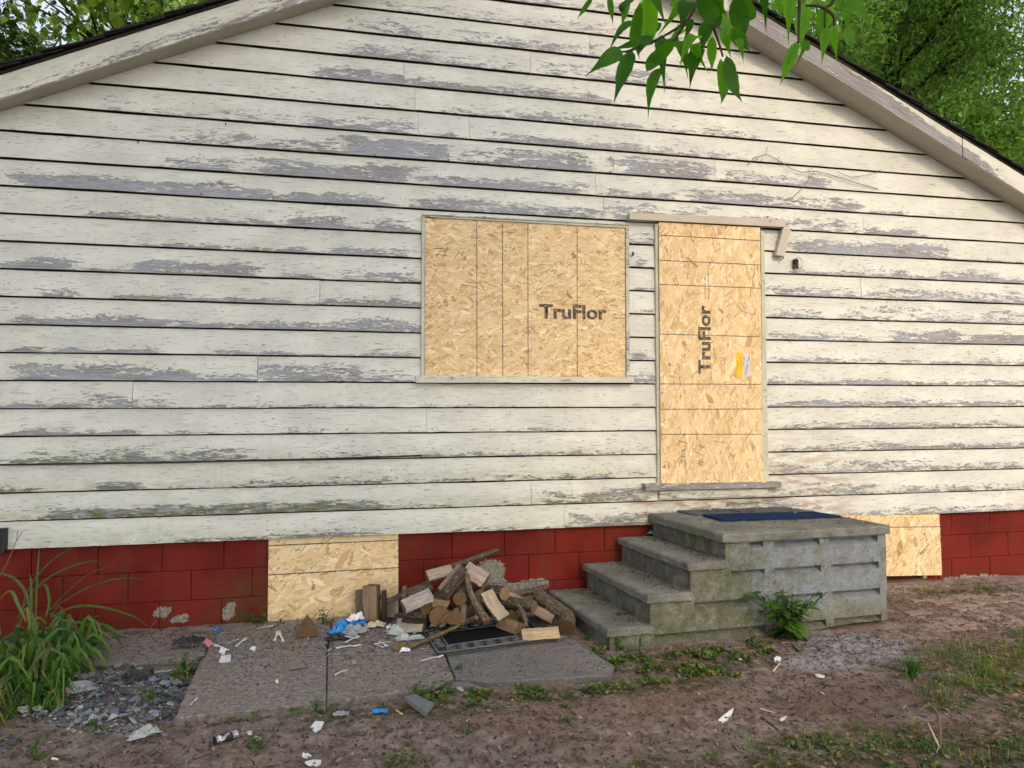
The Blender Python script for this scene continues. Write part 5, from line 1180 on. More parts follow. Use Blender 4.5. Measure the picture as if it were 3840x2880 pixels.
ds = empty('dry_weed', (P(*Z_d(0, 560), -.2).x, -.2, 0)); tag(ds, 'thin dead stem rising before the siding at the left edge', 'dead stem')
for L in ([(-60, 700), (0, 520), (70, 390), (120, 270), (155, 180), (160, 105)], [(150, 200), (180, 150), (205, 108)]):
    b = MB(); b.tube([P(*Z_d(x, y), -.2) - ds.location for x, y in L], .0022, 5); b.build('stem', M['dry'], ds)

# ================================================================== OVERHANGING TREE
otree = empty('overhanging_tree', (3.1, -8.3, 0)); tag(otree, 'leafy branch of a broadleaf tree hanging in from the top', 'tree')
OT = otree.location
LEAVES = [(225,-20,140,110,45),(340,-20,365,130,55),(480,-20,385,160,70),(520,-10,460,150,70),(556,10,548,240,80),(620,-60,622,255,165),(540,160,318,335,62),(482,306,350,348,62),(432,355,208,482,125),(500,352,368,655,108),(640,250,532,408,112),(705,240,648,440,110),(800,285,648,475,118),(702,466,588,780,98),(806,330,706,575,112),(850,290,872,482,90),(965,268,825,385,82),(972,328,888,560,112),(1000,300,990,472,95),(1050,250,1050,482,92),(1022,140,955,300,112),(1150,195,1170,382,104),(1108,405,1078,675,84),(1150,385,1302,642,110),(1180,200,1332,372,122),(1210,268,1280,376,60),(1080,105,1300,212,112),(885,10,838,150,100),(762,45,718,205,92),(912,128,890,232,62),(1205,-20,1282,172,140),(1150,-20,1150,155,120),(1335,10,1432,135,130),(950,-20,1000,85,100),(592,180,552,272,60),(702,160,560,232,70),(822,240,750,292,50),(1060,-30,1080,110,110),(700,-30,690,90,100),(800,-40,800,60,100),(1260,-40,1340,60,110),(410,-30,395,60,50),
    (1640,-10,1568,242,92),(1680,20,1640,302,112),(1692,10,1716,242,92),(1822,45,1810,172,108),(1832,10,1832,152,110),(1925,35,2182,164,122),(1895,-20,2005,62,72),(1862,115,1988,252,62),(1832,185,1820,402,66),(1896,172,1912,424,76),(1990,175,2052,242,62),(1640,284,1512,525,70),(1642,315,1562,425,52),(1640,332,1620,492,40),(1662,293,1764,358,70),(1500,-10,1522,82,62),(1740,-30,1760,70,90),(1560,-40,1545,60,70)]
r_ = random.Random(12); bases = []
for i, (x0, y0, x1, y1, w) in enumerate(LEAVES):
    big = x0 > 1450; t = 1.02 + r_.uniform(-.08, .12) + (.12 if big else 0)
    a = at_dist(*Z_leaf(x0, y0), t); c = at_dist(*Z_leaf(x1, y1), t + r_.uniform(-.035, .02)); L = (c - a).length; d = (c - a).normalized()
    wid = .74 * w / 1.8433 / FPX * t
    tocam = (CAM - (a + c) / 2).normalized(); nrm = (tocam + Vector((r_.uniform(-.5, .5), r_.uniform(-.3, .3), r_.uniform(.1, .8)))).normalized(); s = d.cross(nrm).normalized(); nn = s.cross(d)
    cosv = abs(nn.dot(tocam)); V, F = leafshape(L, min(wid / max(.6, cosv), L * .62), .22, 0, 10, serr=.07 if i % 2 else .03)
    bend = r_.uniform(-.04, .05); lum = r_.uniform(.0, .35) if r_.random() < .62 else r_.uniform(.5, 1.0)
    if big: lum = r_.uniform(.45, 1.0)
    Vw = [a + d * v[0] + s * v[1] + nn * (v[2] + bend * math.sin(math.pi * v[0] / L) - .02 * (v[0] / L) ** 2) - OT for v in V]
    obj('leaf', mesh('leaf', Vw, F, [(lum * (1.12 if k % 3 != 1 else .8), 0, 0) for k in range(len(V))], smooth=True), M['branchleaf'], otree); bases.append(a)
def twig(L, t, r0, r1):
    p = spline([at_dist(*Z_leaf(x, y), t) - OT for x, y in L], 10); b = MB(); b.tube(p, [lerp(r0, r1, i / 10) for i in range(11)], 6); return b.build('twig', M['twig'], otree, smooth=True)
for L in ([(1000, -120), (950, 10), (880, 140), (760, 225), (640, 290)], [(880, 140), (840, 200), (795, 275)], [(1030, -120), (1035, 20), (1042, 130), (1100, 300), (1125, 392)], [(1042, 130), (1000, 240), (970, 300)], [(640, 290), (560, 315), (480, 352), (430, 358)], [(640, 290), (560, 210), (540, 165)], [(795, 275), (720, 380), (700, 465)], [(1650, -120), (1655, 40), (1650, 180), (1648, 300)], [(1930, -120), (1880, 20), (1835, 60), (1830, 190)], [(1835, 60), (1780, 40), (1700, 40)], [(1835, 60), (1890, 110), (1895, 175)], [(620, -120), (625, -20), (600, 120), (560, 200)]):
    twig(L, 1.06, .0030, .0014)
# limbs from out of the picture to the twigs, and the trunk behind the camera
tp = at_dist(*Z_leaf(1000, -120), 1.06); tp2 = at_dist(*Z_leaf(1700, -120), 1.06)
b = MB(); b.tube(spline([Vector((0, 0, 2.6)), Vector((-.7, 1.6, 3.3)), Vector((-1.7, 3.0, 3.4)), tp - OT + Vector((.15, -.15, .25)), tp - OT], 20), [.075 - .0036 * i for i in range(20)] + [.0035], 8); b.build('limb', M['trunk'], otree, smooth=True)
b = MB(); b.tube(spline([Vector((-1.7, 3.0, 3.4)), tp2 - OT + Vector((.1, -.3, .3)), tp2 - OT], 10), [.02 - .0017 * i for i in range(11)], 7); b.tube(spline([at_dist(*Z_leaf(1700, -120), 1.06) - OT, at_dist(*Z_leaf(1930, -120), 1.06) - OT], 3), .003, 5); b.tube([at_dist(*Z_leaf(620, -120), 1.06) - OT, tp - OT], .003, 5); b.build('limb', M['trunk'], otree, smooth=True)
b = MB(); b.tube(spline([Vector((0, 0, -.2)), Vector((.05, 0, 1.5)), Vector((0, .05, 3.2)), Vector((.1, 0, 5.2)), Vector((.0, 0, 7.0))], 16), [.24, .2, .18, .17, .165, .16, .15, .145, .14, .13, .12, .11, .1, .085, .07, .055, .04], 10); b.build('trunk', M['trunk'], otree, smooth=True)

# ================================================================== TREES
def crown_mesh(clumps, n, L, w, r_, droop=.3, spray=False):
    b = MB(); wt = [c[3] ** 2 for c in clumps]
    for i in range(n):
        cx, cy, cz, R_, lum = r_.choices(clumps, wt)[0]
        while True:
            u, v, q = r_.uniform(-1, 1), r_.uniform(-1, 1), r_.uniform(-1, 1)
            if u * u + v * v + q * q < 1: break
        k = 1.0 + .35 * nz(u * 2 + cx, v * 2 + cy, q * 2 + cz); p = Vector((cx + u * R_ * k, cy + v * R_ * k, cz + q * R_ * .75 * k)); az = r_.uniform(0, 6.28); el = r_.gauss(-droop, .5)
        d = Vector((math.cos(az) * math.cos(el), math.sin(az) * math.cos(el), math.sin(el))); s = d.cross(Vector((r_.gauss(0, .4), r_.gauss(0, .4), 1))).normalized(); nn = s.cross(d); l = L * r_.uniform(.6, 1.25); ww = w * r_.uniform(.7, 1.2)
        c = (min(1, max(0, lum + r_.gauss(0, .22))), 1 if r_.random() < .006 else 0, 0)
        if spray:      # flat drooping spray of scale leaves
            for e in range(5):
                f = (e - 2) * .42; d2 = (d + s * f + Vector((0, 0, -.35))).normalized(); l2 = l * (1 - abs(f) * .45); s2 = d2.cross(nn).normalized() * (ww * .5); b.add([p, p + d2 * l2 * .5 + s2, p + d2 * l2, p + d2 * l2 * .5 - s2], [(0, 1, 2, 3)], c)
        else: b.add([p, p + d * l * .4 + s * ww * .5 + nn * .012, p + d * l - Vector((0, 0, l * .15)), p + d * l * .4 - s * ww * .5 + nn * .012], [(0, 1, 2), (0, 2, 3)], c)
    return b
def tree(name, label, base, h, tr, clumps, n, L, w, seed, mat='crown', group=None, spray=False, droop=.3, limbs=True):
    r_ = random.Random(seed); root = empty(name, base); tag(root, label, 'tree', group); B0 = Vector(base)
    b = MB(); top = Vector((r_.uniform(-.3, .3), r_.uniform(-.3, .3), h)); path = spline([Vector((0, 0, -.3)), Vector((r_.uniform(-.15, .15), 0, h * .35)), Vector((r_.uniform(-.25, .25), .1, h * .7)), top], 14)
    b.tube(path, [tr * (1 - .062 * i) for i in range(15)], 9)
    if limbs:
        for (cx, cy, cz, R_, lum) in clumps:
            c = Vector((cx, cy, cz)) - B0; k = min(12, max(2, int(14 * (c.z - R_ * .7) / h))); st = path[k]
            mid = st.lerp(c, .5) + Vector((r_.uniform(-.2, .2), r_.uniform(-.2, .2), r_.uniform(0, .3))); b.tube(spline([st, mid, c + Vector((0, 0, R_ * .3))], 7), [tr * .34 * (1 - .12 * i) for i in range(8)], 6)
            for q in range(4):
                e = c + Vector((r_.uniform(-1, 1), r_.uniform(-1, 1), r_.uniform(-.5, .7))) * R_ * .9; b.tube(spline([mid, mid.lerp(e, .55) + Vector((0, 0, .12)), e], 5), [tr * .13 * (1 - .16 * i) for i in range(6)], 5)
    b.build('trunk', M['trunk'], root, smooth=True)
    cl = [(c[0] - B0.x, c[1] - B0.y, c[2] - B0.z, c[3], c[4]) for c in clumps]
    crown_mesh(cl, n, L, w, r_, droop, spray).build('crown', M[mat], root); return root
def ring(cx, cy, z0, z1, R0, n, r0, r1, seed, l0=.2, l1=.75):
    q = random.Random(seed); out = []
    for i in range(n):
        a = q.uniform(0, 6.28); rr = R0 * math.sqrt(q.random()); zz = q.uniform(z0, z1); out.append((cx + rr * math.cos(a), cy + rr * math.sin(a), zz, q.uniform(r0, r1), q.uniform(l0, l1)))
    return out
tree('broadleaf_tree', 'dense green maple standing behind the right roof slope', (9.6, 6.0, 0), 9.0, .22, ring(9.3, 5.8, 2.6, 8.8, 2.5, 26, .7, 1.15, 1), 46000, .120, .052, 1, group='trees behind the house')
tree('broadleaf_tree', 'tall broadleaf tree at the far right behind the maple', (13.5, 9.0, 0), 12.0, .28, ring(13.0, 8.5, 3, 12, 3.4, 26, .9, 1.5, 2, .1, .6), 40000, .16, .075, 2, group='trees behind the house')
tree('broadleaf_tree', 'leafy tree just behind the roof ridge under the hanging branch', (6.6, 9.5, 0), 10.5, .2, ring(6.5, 9.0, 5.6, 10.5, 2.0, 14, .7, 1.1, 3, .25, .8), 22000, .13, .058, 3, group='trees behind the house')
tree('broadleaf_tree', 'bright green young tree low behind the right eave', (9.0, 3.2, 0), 4.6, .10, ring(9.0, 3.2, 2.2, 4.9, .9, 9, .45, .7, 4, .5, 1.0), 7000, .11, .042, 4, group='trees behind the house')
tree('cedar_tree', 'feathery light green cedar behind the left roof slope', (-3.6, 7.0, 0), 8.2, .16, ring(-3.3, 6.8, 4.2, 8.2, 1.8, 34, .5, .9, 5, .35, 1.0), 9000, .17, .032, 5, 'cedar', 'trees behind the house', True, .6)
tree('pine_tree', 'dark pine at the upper left corner behind the roof', (-5.6, 6.2, 0), 9.0, .2, ring(-5.4, 6.0, 3.6, 8.6, 1.3, 24, .6, .9, 6, .0, .45), 14000, .18, .020, 6, 'cedar', 'trees behind the house', True, .2)
tree('cedar_tree', 'second cedar nearer the ridge on the left', (-.6, 9.6, 0), 9.5, .16, ring(-1.0, 9.4, 6.0, 9.6, 1.7, 22, .5, .9, 7, .4, .9), 6000, .19, .034, 7, 'cedar', 'trees behind the house', True, .6)
tree('broadleaf_tree', 'pale green leafy tree filling the gap at far left', (-6.5, 11.0, 0), 10.0, .2, ring(-5.5, 10.8, 4.5, 10.5, 2.6, 22, .8, 1.3, 14, .0, .45), 6500, .15, .06, 14, group='trees behind the house')
tree('broadleaf_tree', 'hazy broadleaf tree farthest back at right', (17.0, 17.0, 0), 15.0, .3, ring(16.5, 16.5, 3, 15, 5.0, 30, 1.4, 2.2, 21, .3, .8), 26000, .26, .13, 21, group='trees behind the house')
tree('shade_tree', 'large tree behind the photographer shading the left of the wall', (-3.2, -14.0, 0), 13.0, .35, ring(-3.0, -14, 6.0, 13.5, 3.6, 34, 1.3, 2.0, 8), 13000, .40, .22, 8)
tree('shade_tree', 'second large tree behind the photographer, nearer the middle', (.4, -15.0, 0), 13.0, .32, ring(-.3, -15, 6.4, 13.5, 2.5, 24, 1.2, 1.8, 9), 9000, .40, .22, 9)
# ================================================================== STONES, RUBBLE, LITTER
rnd = random.Random(31)
SCOL = [(.17, .18, .20), (.10, .11, .13), (.26, .27, .29), (.36, .365, .36), (.48, .475, .45), (.07, .075, .095), (.20, .225, .28)]
def rock_mesh(seed, flat=.5, pts=11):
    r_ = random.Random(seed); bm = bmesh.new()
    for i in range(pts):
        v = Vector((r_.gauss(0, 1), r_.gauss(0, 1), r_.gauss(0, 1))).normalized() * r_.uniform(.75, 1.1); bm.verts.new((v.x, v.y * r_.uniform(.6, .9), v.z * flat))
    res = bmesh.ops.convex_hull(bm, input=bm.verts[:]); bmesh.ops.delete(bm, geom=[v for v in bm.verts if not v.link_faces], context='VERTS')
    bmesh.ops.recalc_face_normals(bm, faces=bm.faces[:]); bmesh.ops.bevel(bm, geom=bm.edges[:], offset=.04, segments=1, affect='EDGES')
    me = bpy.data.meshes.new('stone'); bm.to_mesh(me); bm.free(); return me
def color_mesh(me, col):
    m2 = me.copy(); a = m2.attributes.new('wear', 'FLOAT_COLOR', 'POINT'); a.data.foreach_set('color', [*col, 1] * len(m2.vertices)); m2.materials.append(M['stone']); return m2
ROCK = [rock_mesh(i, rnd.uniform(.35, .65)) for i in range(8)]; ROCKC = [color_mesh(ROCK[i % 8], SCOL[i % 7]) for i in range(28)]
def stone(label, loc, size, col=None, rot=None, group=None, name='stone', i=None):
    me = color_mesh(ROCK[(i if i is not None else rnd.randrange(8)) % 8], col) if col else rnd.choice(ROCKC)
    o = obj(name, me, None, None, loc, rot or (rnd.uniform(-.4, .4), rnd.uniform(-.4, .4), rnd.uniform(0, 6.28))); o.scale = (size,) * 3 if not isinstance(size, tuple) else size; tag(o, label, 'stone', group); return o
def in_rubble(r_):
    while True:
        x, y = r_.uniform(-1.75, -.86), r_.uniform(-1.62, -.62); d = math.hypot((x + 1.25) / .48, (y + 1.15 + .35 * (x + 1.25)) / .42)
        if d + .3 * nz(x * 5, y * 5) < 1: return x, y, ground_z(x, y)
for i in range(210):
    x, y, z_ = in_rubble(rnd); s = rnd.uniform(.014, .040) * (1.3 if rnd.random() < .15 else 1); kc = rnd.randrange(28)
    o = obj('stone', ROCKC[kc], None, None, (x, y, z_ + s * .35 + rnd.uniform(0, .015)), (rnd.uniform(-.4, .4), rnd.uniform(-.4, .4), rnd.uniform(0, 6.28))); o.scale = (s,) * 3
    tag(o, ['mid grey', 'dark grey', 'light grey', 'pale grey', 'whitish', 'blackish', 'bluish'][kc % 7] + ' broken stone in the rubble patch left of the slabs', 'stone', 'stones of the rubble patch')
def scatter_rocks(name, label, fn, n, size, seed, cols=SCOL):
    r_ = random.Random(seed); b = MB(); base = [([v.co.copy() for v in m.vertices], [tuple(p.vertices) for p in m.polygons]) for m in [rock_mesh(50 + i, .6, 7) for i in range(5)]]
    for i in range(n):
        x, y, z_ = fn(r_); s = r_.uniform(*size); V, F = r_.choice(base); c, q = math.cos(i * 1.7), math.sin(i * 1.7); col = r_.choice(cols); k = r_.uniform(.7, 1.15)
        b.add([(x + s * (v.x * c - v.y * q), y + s * (v.x * q + v.y * c), z_ + s * (v.z + .3)) for v in V], F, tuple(t * k for t in col))
    return tag(b.build(name, M['stone']), label, 'gravel', kind='stuff')
def bm_simple(fn): return fn
scatter_rocks('gravel', 'fine grey gravel and chips of the rubble patch', in_rubble, 2600, (.004, .013), 3)
def vis(r_):
    x, y = r_.uniform(-1.9, 5.4), r_.uniform(-2.95, -.15); return x, y
def dirt_pt(r_):
    while True:
        x, y = vis(r_)
        if y > -1.0 and x < 1.45 or (1.45 < x < 3.7 and y > -1.05): continue
        if -.85 < x < 1.45 and y > -1.55: continue
        return x, y, ground_z(x, y)
scatter_rocks('gravel', 'small pebbles and clods scattered over the dirt', dirt_pt, 1500, (.003, .010), 4, [(.12, .09, .075), (.07, .055, .045), (.20, .17, .15), (.16, .12, .10), (.30, .28, .26)])
def on_slab(r_):
    x, y = r_.uniform(-1.55, 1.4), r_.uniform(-1.5, -.1); return x, y, ZS - .004
def on_back(r_):
    x, y = r_.uniform(-1.6, .6), -abs(r_.gauss(.45, .3)) - .05; return x, y, ZS - .002
scatter_rocks('gravel', 'grit and crumbs on the paving slabs', on_slab, 1500, (.002, .009), 5, [(.05, .045, .042), (.12, .10, .09), (.03, .028, .028), (.2, .18, .17)])
CH = [(.15, .09, .06), (.20, .125, .08), (.13, .09, .07), (.11, .075, .055), (.055, .042, .036), (.07, .052, .042), (.26, .165, .10), (.16, .11, .085), (.34, .25, .18)]
scatter_on('wood_chips', 'wood chips and leaf litter strewn over the dirt', 'wood chips', dirt_pt, 20000, 'chip', 5, (.006, .034), (.004, .016), CH)
scatter_on('leaf_litter', 'dry curled brown leaves scattered on the dirt', 'leaf litter', dirt_pt, 420, 'chip', 15, (.025, .055), (.012, .028), [(.20, .12, .07), (.14, .085, .05), (.27, .19, .12), (.10, .07, .05), (.09, .10, .05)])
scatter_rocks('gravel', 'dark crumbs of soil over the dirt', dirt_pt, 2600, (.004, .012), 14, [(.09, .06, .05), (.12, .085, .07), (.06, .045, .038), (.16, .115, .095)])
scatter_on('leaf_litter', 'dark leaf litter swept over the back of the paving', 'leaf litter', on_back, 1400, 'chip', 6, (.006, .03), (.003, .010), [(.06, .045, .035), (.035, .028, .025), (.12, .085, .06), (.16, .12, .10)])
scatter_on('leaf_litter', 'bark crumbs and grit strewn across the paving slabs', 'leaf litter', on_slab, 1300, 'chip', 16, (.005, .03), (.003, .012), [(.07, .055, .045), (.16, .12, .09), (.045, .035, .03), (.24, .19, .15), (.12, .09, .07)])
scatter_on('litter_crumbs', 'tiny white crumbs of shell and paper peppering the yard', 'litter', lambda r_: dirt_pt(r_) if r_.random() < .6 else on_slab(r_), 240, 'chip', 17, (.005, .016), (.004, .010), [(.6, .6, .58), (.5, .48, .45), (.66, .66, .66)])
scatter_on('litter_crumbs', 'torn shreds of paper and film round the litter heap by the woodpile', 'litter', lambda r_: (r_.gauss(.0, .28), r_.gauss(-.66, .13), ZS - .002), 110, 'chip', 18, (.010, .045), (.005, .018), [(.55, .55, .56), (.4, .4, .42), (.25, .25, .26), (.05, .05, .055), (.30, .26, .2)])
def ash_pt(r_):
    a, q = r_.uniform(0, 6.28), math.sqrt(r_.random()); x, y = 3.05 + .42 * q * math.cos(a), -1.30 + .24 * q * math.sin(a); return x, y, ground_z(x, y)
scatter_on('ash_bits', 'pale ash and charred splinters right of the steps', 'ash', ash_pt, 700, 'chip', 7, (.008, .04), (.002, .008), [(.36, .35, .36), (.22, .21, .21), (.10, .09, .09), (.45, .44, .45), (.16, .12, .10)])
# named stones and sticks
def gp(zm, x, y, z_=None):
    p = G(*zm(x, y), 0.0 if z_ is None else z_); return Vector((p.x, p.y, ground_z(p.x, p.y) if z_ is None else z_))
stone('squarish grey stone lying on the slabs in front of the litter', gp(Z_bc, 645, 1000, ZS) + Vector((0, 0, .012)), (.026, .022, .03), (.26, .26, .23), i=1)
stone('pale flat stone behind the squarish one on the slabs', gp(Z_bc, 745, 950, ZS) + Vector((0, 0, .008)), .026, (.22, .22, .22), i=2)
stone('small dark stone touching the pale flat one on the slabs', gp(Z_bc, 702, 950, ZS) + Vector((0, 0, .008)), .017, (.14, .14, .15), i=3)
stone('small grey stone beside the heap of litter', gp(Z_bc, 740, 790, ZS) + Vector((0, 0, .010)), .022, (.30, .30, .29), i=4)
stone('reddish grey brick fragment at the foot of the red wall', gp(Z_bl, 1115, 790, ZS) + Vector((0, 0, .012)), (.04, .028, .03), (.17, .135, .13), i=5)
stone('large dark stone in the far left foreground', gp(Z_bl, 70, 1530) + Vector((0, 0, .015)), .042, (.075, .08, .095), i=6)
stone('small dark stone in front of the large one at left', gp(Z_bl, 70, 1580) + Vector((0, 0, .008)), .020, (.10, .115, .14), i=7)
stone('dark grey cracked stone in the foreground below the film bag', gp(Z_bl, 980, 1575) + Vector((0, 0, .012)), .028, (.085, .095, .11), i=0)
stone('grey pointed stone near the bottom edge at left', gp(Z_bl, 1150, 1630) + Vector((0, 0, .010)), .030, (.20, .20, .20), i=2)
stone('bluish flat stone right of the film bag', gp(Z_bl, 1045, 1450) + Vector((0, 0, .006)), .028, (.18, .21, .27), i=1)
stone('dark stone just below the film bag', gp(Z_bl, 970, 1500) + Vector((0, 0, .006)), .022, (.09, .10, .12), i=5)
stone('blue grey chip of stone beside the pale upright leaf', gp(Z_bl, 680, 1455) + Vector((0, 0, .006)), .017, (.16, .18, .26), i=3)
stone('big cream stone at the left end of the rubble', gp(Z_bl, 185, 1250) + Vector((0, 0, .020)), .040, (.50, .49, .43), i=4)
stone('cream slab of stone below the big cream one', gp(Z_bl, 235, 1310) + Vector((0, 0, .014)), (.048, .03, .04), (.46, .46, .40), i=6)
stone('pale rounded stone in the middle of the rubble', gp(Z_bl, 515, 1290) + Vector((0, 0, .014)), .036, (.48, .47, .44), i=7)
stone('tilted pale slate at the lower right of the rubble', gp(Z_bl, 850, 1375) + Vector((0, 0, .012)), (.042, .02, .036), (.36, .37, .33), i=0)
stone('dark shard standing at the top of the rubble', gp(Z_bl, 630, 1120) + Vector((0, 0, .018)), (.026, .02, .045), (.075, .08, .10), i=1)
stone('broad grey stone at the back of the rubble', gp(Z_bl, 905, 1055) + Vector((0, 0, .014)), (.05, .03, .04), (.30, .30, .31), i=3)
stone('small pale stone beside the white shard in the foreground', gp(Z_bc, 1360, 1358) + Vector((0, 0, .006)), .014, (.42, .40, .37), i=4)
stone('rounded grey stone among the weeds at the slab edge', gp(Z_bc, 1320, 1185) + Vector((0, 0, .016)), .026, (.34, .34, .31), i=5)
def prism(name, label, cat, pts, z0, th, m, group=None, tilt=(0, 0), col=None):
    p = [Vector((q.x, q.y)) for q in pts]; c = sum(p, Vector((0, 0))) / len(p); n = len(p); L = [q - c for q in p]
    if sum(a.x * b.y - a.y * b.x for a, b in zip(L, L[1:] + L[:1])) < 0: L.reverse()
    V = [(q.x, q.y, q.x * tilt[0] + q.y * tilt[1]) for q in L] + [(q.x * .97, q.y * .97, q.x * tilt[0] + q.y * tilt[1] + th) for q in L]
    F = [tuple(range(n - 1, -1, -1)), tuple(range(n, 2 * n))] + [(i, (i + 1) % n, n + (i + 1) % n, n + i) for i in range(n)]
    o = obj(name, mesh(name, V, F, [col or (.5, .5, .5)] * len(V)), M[m], None, (c.x, c.y, z0)); return tag(o, label, cat, group)
def gpoly(zm, L, z_=0.0): return [G(*zm(x, y), z_) for x, y in L]
def gc(zm, L): p = G(*zm(*L[0]), 0); return ground_z(p.x, p.y)
L = [(962, 1243), (1030, 1232), (1150, 1285), (1095, 1340)]; prism('paving_fragment', 'broken triangular grey slab fragment lying in the dirt', 'slab fragment', gpoly(Z_bc, L), gc(Z_bc, L) + .006, .022, 'stone', tilt=(.05, .05), col=(.17, .175, .18))
SH = [('curved white shard in the foreground left of the fragment', Z_bc, [(362, 1400), (395, 1370), (453, 1378), (430, 1412), (392, 1425)]), ('white shard at the bottom near the middle left', Z_bc, [(312, 1588), (345, 1572), (370, 1582), (350, 1594)]), ('white shard at the far lower left beside the small weeds', Z_bl, [(1620, 1490), (1640, 1470), (1668, 1488), (1640, 1503)]),
      ('egg like white shard near the crushed can', Z_bl, [(1575, 1450), (1590, 1437), (1612, 1448), (1605, 1468), (1582, 1466)]), ('white flake in the weeds in front of the steps', Z_br, [(615, 975), (635, 965), (662, 968), (660, 992), (625, 992)]), ('small white flake left of the other one by the steps', Z_br, [(385, 975), (395, 962), (415, 980), (400, 992)]), ('tiny white flake on the grass left of the big weed', Z_br, [(185, 945), (205, 930), (220, 955), (205, 962)]),
      ('white scrap of film on the dirt at lower right', Z_br, [(262, 1368), (300, 1345), (360, 1315), (345, 1345), (300, 1378)]), ('bone white splinter right of the film scrap', Z_br, [(650, 1370), (670, 1350), (697, 1335), (685, 1362), (660, 1380)]), ('grey flake of stone on the dirt below the ash', Z_br, [(875, 1075), (905, 1068), (942, 1078), (935, 1098), (890, 1092)]),
      ('white shard on the bare dirt at bottom centre left', Z_bc, [(328, 1640), (380, 1620), (435, 1612), (430, 1640), (390, 1656), (345, 1652)]), ('cream chip of stone at the bottom of the dirt', Z_bl, [(1960, 1590), (1935, 1578), (1925, 1592)])]
for lab, zm, L in SH: prism('shard', lab, 'shard', gpoly(zm, L), gc(zm, L) + .006, .006, 'white', tilt=(rnd.uniform(-.2, .2), rnd.uniform(-.2, .3)))
for lab, zm, L, m in (('white paper scrap near the left end of the slabs', Z_bl, [(1395, 985), (1410, 960), (1475, 952), (1472, 978), (1420, 990)], 'paper'), ('small folded paper scrap behind the other on the slabs', Z_bl, [(1395, 925), (1410, 902), (1447, 908), (1430, 935)], 'white'), ('white flake on the slab right of the plastic forks', Z_bl, [(1592, 905), (1612, 893), (1633, 893), (1625, 911)], 'white'), ('pink plastic scrap among forks on the slabs', Z_bl, [(1298, 860), (1320, 848), (1362, 868), (1330, 884)], 'pink'), ('tiny white crumb of plastic on the front slab', Z_bl, [(1755, 1112), (1768, 1102), (1778, 1114), (1765, 1120)], 'white')):
    prism('litter_scrap', lab, 'litter', gpoly(zm, L, ZS), ZS + .004, .003, m, tilt=(rnd.uniform(-.15, .15), .2))
# ---- plastic forks
def fork_mesh():
    b = MB(); prof_ = [(0, .0045, 0), (.02, .005, .001), (.07, .0035, .003), (.10, .0045, .002), (.112, .010, 0), (.125, .0115, -.002)]
    V = []; F = []
    for i, (x, w, z_) in enumerate(prof_): V += [(x, -w, z_), (x, w, z_), (x, w, z_ + .0018), (x, -w, z_ + .0018)]
    for i in range(len(prof_) - 1): F += [(4 * i + j, 4 * i + 4 + j, 4 * i + 4 + (j + 1) % 4, 4 * i + (j + 1) % 4) for j in range(4)]
    F += [(0, 1, 2, 3), (4 * len(prof_) - 1, 4 * len(prof_) - 2, 4 * len(prof_) - 3, 4 * len(prof_) - 4)]; b.add(V, F)
    for k in range(4):
        y = -.009 + k * .006; b.add([(.124, y - .0018, -.002), (.124, y + .0018, -.002), (.124, y + .0018, 0), (.124, y - .0018, 0), (.160, y * .9 - .0008, .004), (.160, y * .9 + .0008, .004), (.160, y * .9 + .0008, .0052), (.160, y * .9 - .0008, .0052)], [(0, 1, 5, 4), (1, 2, 6, 5), (2, 3, 7, 6), (3, 0, 4, 7), (4, 5, 6, 7)])
    me = mesh('plastic_fork', b.V, b.F); me.materials.append(M['white']); return me
FORK = fork_mesh()
def fork(label, zm, h, t, z_=None, name='plastic_fork', tilt=0, me=None):
    zz = ZS + .006 if z_ is None else z_; a, c = G(*zm(*h), zz), G(*zm(*t), zz); d = c - a; o = obj(name, me or FORK, None, None, a, (0, tilt, math.atan2(d.y, d.x))); k = min(1.25, max(.55, d.length / .16)); o.scale = (k, k, k); return tag(o, label, 'plastic fork', 'plastic cutlery')
fork('white plastic fork lying on the slab before the stones', Z_bc, (528, 893), (685, 875)); fork('white plastic fork alone on the slab below the door mat', Z_bc, (1070, 975), (1212, 942)); fork('white fork lying across the litter heap towards the viewer', Z_bc, (590, 858), (690, 782), ZS + .03, tilt=.12)
fork('white fork under the blue wrapper', Z_bc, (640, 830), (508, 810), ZS + .012); fork('white fork tipped against the others in the small heap', Z_bc, (778, 872), (838, 890)); fork('white fork crossing the one beside the small heap', Z_bc, (875, 852), (770, 868), ZS + .012); fork('short white fork sticking out of the small heap', Z_bc, (800, 850), (860, 885), ZS + .018)
fork('white fork standing out of the weeds by the cellar panel', Z_bc, (135, 848), (165, 778), ZS + .01); fork('white fork beside the one in the weeds', Z_bc, (192, 850), (150, 775), ZS + .016); fork('white fork half hidden under the round leaved weed', Z_bc, (20, 770), (130, 750), ZS + .012); fork('white fork pointing up the slab near the pink scrap', Z_bl, (1505, 885), (1572, 830)); fork('white fork beside the pink scrap', Z_bl, (1458, 908), (1365, 872)); fork('broken white fork head behind the pink scrap', Z_bl, (1452, 862), (1510, 842))
fork('white plastic handle lying alone on the front slab', Z_bl, (1213, 1258), (1258, 1215)); fork('white spoon at the back edge of the rubble', Z_bl, (985, 1050), (1060, 1040), .04); fork('white fork at the right of the blue litter heap', Z_bl, (2140, 890), (2210, 880))
